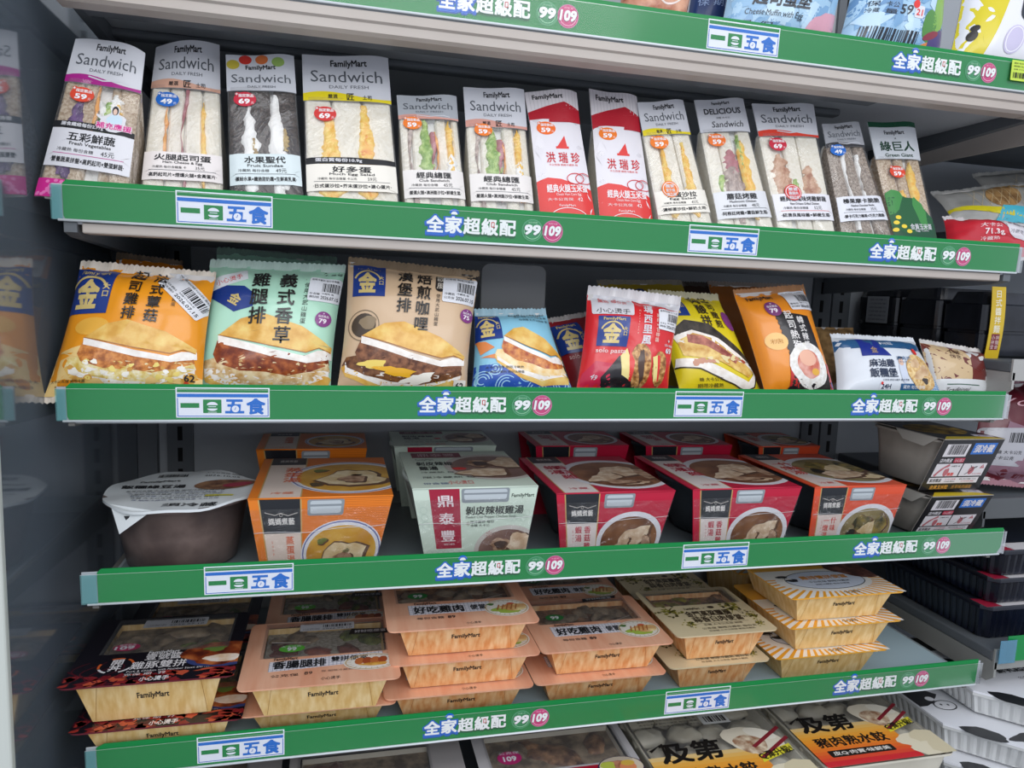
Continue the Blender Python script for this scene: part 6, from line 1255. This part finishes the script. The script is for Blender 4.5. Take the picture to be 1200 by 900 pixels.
nshelf(-.285, 'neighbouring bay shelf under the dark red bags', paint('#55585a', .5), yf=.05)
nshelf(-.502, 'neighbouring bay shelf with green strip under the dark blue trays', paint('#8f908c', .5), rail=True)
def a_waffle(A):
    A.ell(.55, .55, .42, .30, noisy('#7a5a38', '#b08a58', 60, .5, 0, 4), 1, n=26)
    for i in range(9): A.line([(.2 + .09*i, .3), (.3 + .09*i, .82)], .008, pp('#d8c49a'), 1.6); A.line([(.2 + .09*i, .82), (.3 + .09*i, .3)], .008, pp('#d8c49a'), 1.6)
    A.poly([(0, .36), (.4, .26), (1, .16), (1, .04), (.4, .14), (0, .24)], pp('#d2c41c'), 2); A.text('Waffle', .72, .86, .16, pp('#d8a83c'), 3, w=.3, bold=.03, shear=.3)
def a_waffle2(A): a_waffle(A); A.poly([(.45, .02), (1, .0), (1, .22), (.5, .28)], pp('#4ab4c8'), 3)
CB = noisy('#8d8c88', '#b9b7b0', 12, .3, 0, 3, coat=.4)
gw = 'waffle bread bags in the neighbouring bay'
pouch('bread_bag', dict(label='clear waffle bread bag with teal patch lying low on the right bay shelf', cat='bread bag', q=[(1092, 226), (1215, 212), (1225, 256), (1110, 250)], y0=.125, z0=.1315, lean=.80, thick=.016, base=CB, art=a_waffle2, sealc='#a9a8a4', group=gw, roll=3))
pouch('bread_bag', dict(label='clear waffle bread bag with yellow stripe lying on top of the other bag', cat='bread bag', q=[(1140, 206), (1270, 196), (1280, 240), (1160, 236)], y0=.225, z0=.182, lean=.60, thick=.016, base=CB, art=a_waffle, sealc='#c4c2ba', group=gw, roll=5))
NOOD = noisy('#12141a', '#23262e', 30, .25, .3, 3, coat=.5)
def noodle(label, x, y, z, w, d, h, band=False, slip=False):
    t = thing('noodle_box', label, 'noodle box', (x, y, z), (0, 0, 0), 'dark noodle boxes in the neighbouring bay')
    m = MB(); lo = []
    for zz, i in ((0, .006), (.003, .002), (h * .35, .001), (h * .36, .004), (h * .40, .004), (h * .41, .0), (h * .8, 0), (h * .82, .004), (h, .010)):
        lo.append(rloop(i, w - i, i, d - i, .014, zz))
    m.loft(lo, NOOD, cap=True, smooth=False); m.build('clear_box', t)
    if band:
        m = MB(); P = lambda u, v, off=0: Vector((.004 + .026 * u, -.0022 - off - .004 * math.sin(PI * v), -.004 + (h + .012) * v))
        m.grid(lambda u, v: P(u, v), 4, 12, pp('#d2b01e')); m.grid(lambda u, v: P(1 - u, v) + Vector((0, .0008, 0)), 4, 12, pp('#d2b01e'))
        A = Art(.026 / (h + .012)); A.column('日式醬拌麵', .5, .96, .11, pp('#f0ead0'), 2, bold=.02); A.rect(.22, .14, .80, .36, pp('#7a1f2c'), 2); A.column('小拌堂', .36, .34, .06, pp('#e8d0c8'), 3); A.column('拌麵食', .66, .34, .06, pp('#e8d0c8'), 3)
        m.art(A, P, .026, h, .02); m.build('paper_band', t)
    if slip:
        m = MB(); A = Art(1.1); A.rect(0, 0, 1, 1, pp('#a3a6aa'), 1)
        for i in range(6): A.tiny(.1, .88 - i*.15, .9, .07, pp('#4a4c52'), 2, i)
        m.art(A, lambda u, v, off: Vector((.012 + u * .055, -.001 - off, h * .40 + v * .045)), .055, .045); m.art(A, lambda u, v, off: Vector((-.001 - off, .07 - u * .055, h * .38 + v * .048)), .055, .048); m.build('white_slip', t)
    return t
noodle('dark noodle box wrapped with an upright yellow paper band', .962, .092, -.0685, .15, .085, .100, band=True)
noodle('dark box standing behind the yellow banded noodle box', .962, .182, -.0685, .15, .092, .106)
noodle('dark box with a grey paper slip, deepest in the row', .962, .279, -.0685, .15, .100, .110, slip=True)
def a_redbag(A):
    A.text('Yog', .3, .80, .12, pp('#d8a8b0'), 3, w=.4, shear=.3); A.poly([(.2, .62), (.5, .5), (1, .62), (1, .1), (.5, .0), (.1, .1)], pp('#84606e'), 2); A.rrect(.0, .16, .40, .55, .03, pp('#aaa9ae'), 3); A.bars(.22, .40, .38, .5, INKM, 4, n=14); A.tiny(.06, .30, .36, .04, INKM, 4); A.tiny(.06, .24, .3, .04, INKM, 4, 2)
pouch('snack_bag', dict(label='dark red bag with white barcode label beside the black cartons', cat='snack bag', q=[(1150, 482), (1250, 474), (1250, 600), (1126, 590)], y0=.085, z0=-.2835, lean=.18, thick=.026, base='#5e1422', art=a_redbag, sealc='#9a6a74', group='snack bags', wrinkle=.003))
def ribbed(x0, x1, y0, y1, zt, h, c, r, n=9):
    """open tray with ribbed sides and a cut corner"""
    out = []
    base = [(x0, y1), (x0, y0 + c), (x0 + c, y0), (x1, y0), (x1, y1)]
    def ring(ins, z, rib):
        L = []
        cx, cy = (x0 + x1) / 2, (y0 + y1) / 2
        for k in range(5):
            a = Vector((*base[k], 0)); b = Vector((*base[(k+1) % 5], 0)); nn = (b - a).normalized(); nrm = Vector((-nn.y, nn.x, 0))
            if nrm.dot(Vector((cx, cy, 0)) - a) < 0: nrm = -nrm
            steps = max(3, int((b - a).length / .0042)); steps -= steps % 3
            for i in range(steps):
                q = a.lerp(b, i / steps); e = rib if (i % 3 == 1) else 0
                s = 1 - ins / max(.05, min(x1 - x0, y1 - y0) / 2)
                L.append(Vector((cx + (q.x - cx) * s, cy + (q.y - cy) * s, z)) + nrm * e)
        return L
    return [ring(.012, 0, .0), ring(.0105, .003, .0022), ring(.004, h - .010, .0022), ring(.003, h - .008, 0), ring(.0, h - .007, 0), ring(.0, h - .003, 0)]
def tray_meal(name, label, cat, x0, x1, y0, y1, zt, h, c, mat, lidm, art, group):
    t = thing(name, label, cat, (0, 0, zt - h), (0, 0, 0), group)
    m = MB(); lo = ribbed(x0, x1, y0, y1, zt, h, c, .01); m.loft(lo, mat); m.add(lo[0], [tuple(range(len(lo[0])))], mat); m.build('ribbed_tray', t)
    m = MB(); pts = [(x0, y1), (x0, y0 + c), (x0 + c, y0), (x1, y0), (x1, y1)]; m.prism(pts, 'z', h - .0029, h, lidm)
    W, D = x1 - x0, y1 - y0; A = Art(W / D); art(A); m.art(A, lambda u, v, off: Vector((x0 + u * W, y0 + v * D, h + off)), W, D); m.build('printed_lid', t)
    return t
def cow(seed):
    def fn(A):
        k = pp('#1d1e22'); c = .075 / .28
        A.ell(.03, .62, .16, .11, k, 1, n=22, wob=.18, seed=seed); A.ell(.15, .20, .12, .06, k, 1, n=20, wob=.12, rot=-42, seed=seed + 1); A.ell(.40, .12, .16, .05, k, 1, n=20, wob=.15, seed=seed + 2)
        A.ell(.16, .50, .07, .05, pp('#efeff2'), 2, n=16, wob=.1); A.ring(.16, .50, .075, .008, k, 2.4, ry=.055); A.ell(.12, .58, .03, .025, pp('#efeff2'), 2, n=10); A.ell(.21, .57, .03, .025, pp('#efeff2'), 2, n=10); A.ell(.14, .51, .008, .01, k, 3, n=8); A.ell(.18, .50, .008, .01, k, 3, n=8)
        A.text('FamilyMart', .50, .62, .035, k, 3, w=.2, bold=.02); A.text('鮮乳起司', .46, .50, .07, k, 3, w=.26, bold=.03); A.tiny(.4, .40, .7, .03, k, 3)
        A.rect(.02, .80, .6, .98, pp('#3a3a36'), 1.5); A.text('99', .2, .88, .06, pp('#7aa86a'), 3)
    return fn
WT = noisy('#c9cac8', '#dadbd9', 8, .35, 0, 3, coat=.3); gc = 'cow print tray meals at the lower right'
tray_meal('tray_meal', 'topmost white ribbed tray with cow print lid at the lower right', 'tray meal', .930, 1.19, -.075, .17, -.562, .038, .080, WT, pp('#e9eaee'), cow(1), gc)
tray_meal('tray_meal', 'middle white ribbed tray with cow print lid at the lower right', 'tray meal', .874, 1.14, -.085, .16, -.604, .040, .082, WT, pp('#e9eaee'), cow(4), gc)
tray_meal('tray_meal', 'bottom white ribbed tray with cow print lid at the lower right', 'tray meal', .862, 1.12, -.105, .15, -.648, .042, .082, WT, pp('#e9eaee'), cow(7), gc)
def redlid(A):
    A.rect(0, 0, 1, .12, pp('#d6d2d2'), 1); A.poly([(0, 0), (.12, 0), (.10, .12), (0, .14)], pp('#a8203c'), 2); A.poly([(.12, .0), (.32, 0), (.36, .12), (.16, .12)], pp('#e4e0e0'), 2); A.tiny(.4, .06, .9, .05, INKM, 2); A.rect(.14, .14, .9, .9, pp('#171c28'), 1)
NV = noisy('#0b0f1c', '#121828', 20, .3, 0, 3, coat=.3); gn = 'dark blue tray meals in the neighbouring bay'
for i, (zt, lb) in enumerate(((-.352, 'topmost dark navy ribbed tray in the right bay stack'), (-.398, 'middle dark navy ribbed tray in the right bay stack'), (-.444, 'bottom dark navy ribbed tray in the right bay stack'))):
    tray_meal('tray_meal', lb, 'tray meal', .962 + .003*(i % 2), 1.20, .020 + .004*i, .25, zt, .0440 if i < 2 else .0568, .012, NV, pp('#20242e'), redlid, gn)

# ================================================================ packs in the base tub
DUMP = noisy('#d9cfb6', '#efe9d6', 30, .35, .15, 4, coat=.4); TRAYC = noisy('#cfc9b8', '#dfd9c8', 10, .35, 0, 3, coat=.3); HZ = clear('#ffffff', .14, .06, .10, bump=.6, bscale=22, tcol=.95)
def a_dump(A):
    k = pp('#1a1614')
    for i in range(12): A.rect(0, .02 + i*.032, .74 - .0 * i, .055 + i*.032, pp(('#e0392e', '#e5482c', '#e8592a', '#eb6b2a', '#ee7b2b', '#ef882c', '#f0932e', '#f19d32', '#f1a63a', '#f0b04a', '#eebb62', '#e9c684')[i]), 1 + .02 * i)
    A.rect(0, 0, .74, .05, pp('#d8202c'), 2); A.rrect(.10, .085, .60, .15, .01, k, 2); A.text('皮Q·肉實·味鮮美', .35, .118, .04, pp('#f0e9e0'), 3, w=.44, bold=.02)
    A.text('豬肉熟水餃', .36, .235, .105, k, 3, w=.56, bold=.035); A.text('及第', .30, .43, .19, k, 3, w=.42, bold=.04, shear=.15); A.line([(.04, .46), (.14, .52), (.12, .36)], .02, k, 3)
    A.ell(.76, .46, .19, .13, pp('#e6dcc6'), 2.2, n=26, rot=-25, wob=.06); A.ell(.72, .43, .10, .09, noisy('#9a6a4a', '#ead9bc', 80, .4, 0, 4, coat=.3), 2.6, n=20, rot=-25, wob=.1); A.ell(.84, .52, .10, .05, pp('#f0e9d8'), 2.5, n=16, rot=-30)
    for d in (0, .10): A.line([(.72, .30 + d), (1.0, .46 + d)], .024, pp('#8a2430'), 4)
    A.poly([(.70, .26), (.96, .34), (.97, .40), (.72, .33)], pp('#e8dc3c'), 3); A.text('Q彈升級!', .83, .33, .065, k, 5, w=.26, bold=.03, rot=10)
    for i, (u, v) in enumerate(((.80, .16), (.92, .18), (.84, .06), (.97, .07))): A.ell(u, v, .12, .075, (pp('#eadfc4'), pp('#dccfae'))[i % 2], 2.4 + .3*i, n=18, wob=.12, seed=i)
    A.rect(.52, .66, .72, .76, pp('#cfcfcc'), 2); A.bars(.55, .68, .70, .74, k, 3, n=9)
def f_dump(A):
    for i in range(9): A.tiny(.08, .94 - i*.032, .50, .02, pp('#4a4a48'), 2, i)
def dumpling(label, x0, x1, y0, d, zt, zb):
    W = x1 - x0; h = zt - zb; t = thing('dumpling_pack', label, 'dumpling pack', (x0, y0, zb), (0, 0, 0), 'dumpling packs in the base tub')
    m = MB(); lo = [rloop(i, W - i, i, d - i, .012, z) for z, i in ((0, .022), (.003, .019), (h - .006, .005), (h - .0055, 0), (h - .002, 0))]; m.loft(lo, TRAYC); m.add(lo[0], [tuple(range(len(lo[0]) - 1, -1, -1))], TRAYC)
    m.loft([rloop(.006, W - .006, .006, d - .006, .010, h - .002), rloop(.014, W - .014, .014, d - .014, .010, h - .020)], TRAYC); m.build('plastic_tray', t)
    rr = random.Random(5)
    for j in range(5):
        for i in range(4):
            m = MB(); m.blob((.032 + (W - .064) * i / 3 + rr.uniform(-.004, .004), .032 + (d - .064) * j / 4 + rr.uniform(-.004, .004), h - .018), (.026, .019, .011), DUMP, i + 7*j, .22, 2.2, 14, 9, Matrix.Rotation(rr.uniform(-.6, .6), 3, 'Z').to_euler()); m.build('dumpling', t)
    m = MB(); m.loft([rloop(0, W, 0, d, .012, h - .0018)], TRAYC); L = rloop(0, W, 0, d, .012, h); m.add(L, [tuple(range(len(L)))], HZ)
    A = Art(W / d); a_dump(A); f_dump(A); m.art(A, lambda u, v, off: Vector((u * W, v * d, h + off)), W, d); m.build('printed_film', t)
    return t
ZT = -.6905
dumpling('dumpling pack with orange red print, left of the two in the base tub', .403, .618, -.100, .23, -.602, ZT)
dumpling('dumpling pack with orange red print, right of the two beside cow print trays', .632, .836, -.066, .21, -.602, ZT)
def a_hwai(A):
    r = pp('#a8142c'); w = pp('#f0e4e4'); A.rect(0, .0, 1, .50, r, 1); A.text('FamilyMart', .42, .44, .055, w, 3, w=.24, bold=.03); A.text('懷舊滷雙拼便當', .48, .35, .11, w, 3, w=.66, bold=.04); A.tiny(.2, .24, .7, .04, w, 3)
    A.ell(.86, .44, .17, .12, pp('#3a2a4a'), 3, n=28); A.ell(.86, .45, .155, .105, pp('#d8c8b0'), 3.3, n=26); A.ell(.83, .46, .08, .06, noisy('#8a4a30', '#d89a78', 60, .4, 0, 4, coat=.3), 3.8, n=16, wob=.15); A.ell(.90, .44, .06, .05, pp('#e08a5c'), 4, n=14); A.ell(.78, .47, .05, .05, pp('#b8c04c'), 3.9, n=12, wob=.2); A.ell(.91, .48, .05, .03, pp('#d8b04a'), 4.1, n=12)
def f_hwai(A): A.ell(.20, .66, .085, .07, pp('#b02a6a'), 4, n=20); A.text('109', .20, .65, .07, LABELF, 5, bold=.05); A.tiny(.14, .71, .27, .03, LABELF, 5)
HWA = dict(lid='#b9b6b6', art=a_hwai, film_art=f_hwai, win=(.08, .52, .94, .95), d=.19, wood=TRAYC, food=(('meat_piece', PORK, 4, .024, (.1, 0, 1, 1)), ('vegetable_piece', PALE, 3, .014, (0, .3, .5, 1))), floor=PALE)
bento(HWA, .180, .392, -.100, -.602, -.602 - ZT, 'red and clear two meat bento with bowl photo in the base tub')
PNK = dict(lid='#a9a4a2', art=lambda A: (A.rect(.78, .30, 1, .58, pp('#b8281e'), 1), A.tiny(.8, .5, .96, .05, pp('#e8c46a'), 2)), film_art=lambda A: (A.ell(.18, .60, .1, .07, pp('#3f5a2c'), 3, n=18), A.text('99', .18, .6, .08, LABELF, 4, bold=.04)), win=(.06, .30, .80, .95), d=.19, wood=TRAYC, food=(('meat_piece', noisy('#6a4038', '#b08878', 50, .4, .3, 4), 9, .018, (0, 0, 1, 1)),), floor=PALE)
bento(PNK, -.055, .165, -.095, -.608, -.608 - ZT, 'dim clear lidded meat bento in the base tub, left of the red one')
bento(PNK, -.285, -.066, -.05, -.625, -.625 - ZT, 'dim clear lidded meat bento in the base tub corner by the glass end')
# ---------------------------------------------------------------- tidy
bpy.data.objects.remove(_tob)
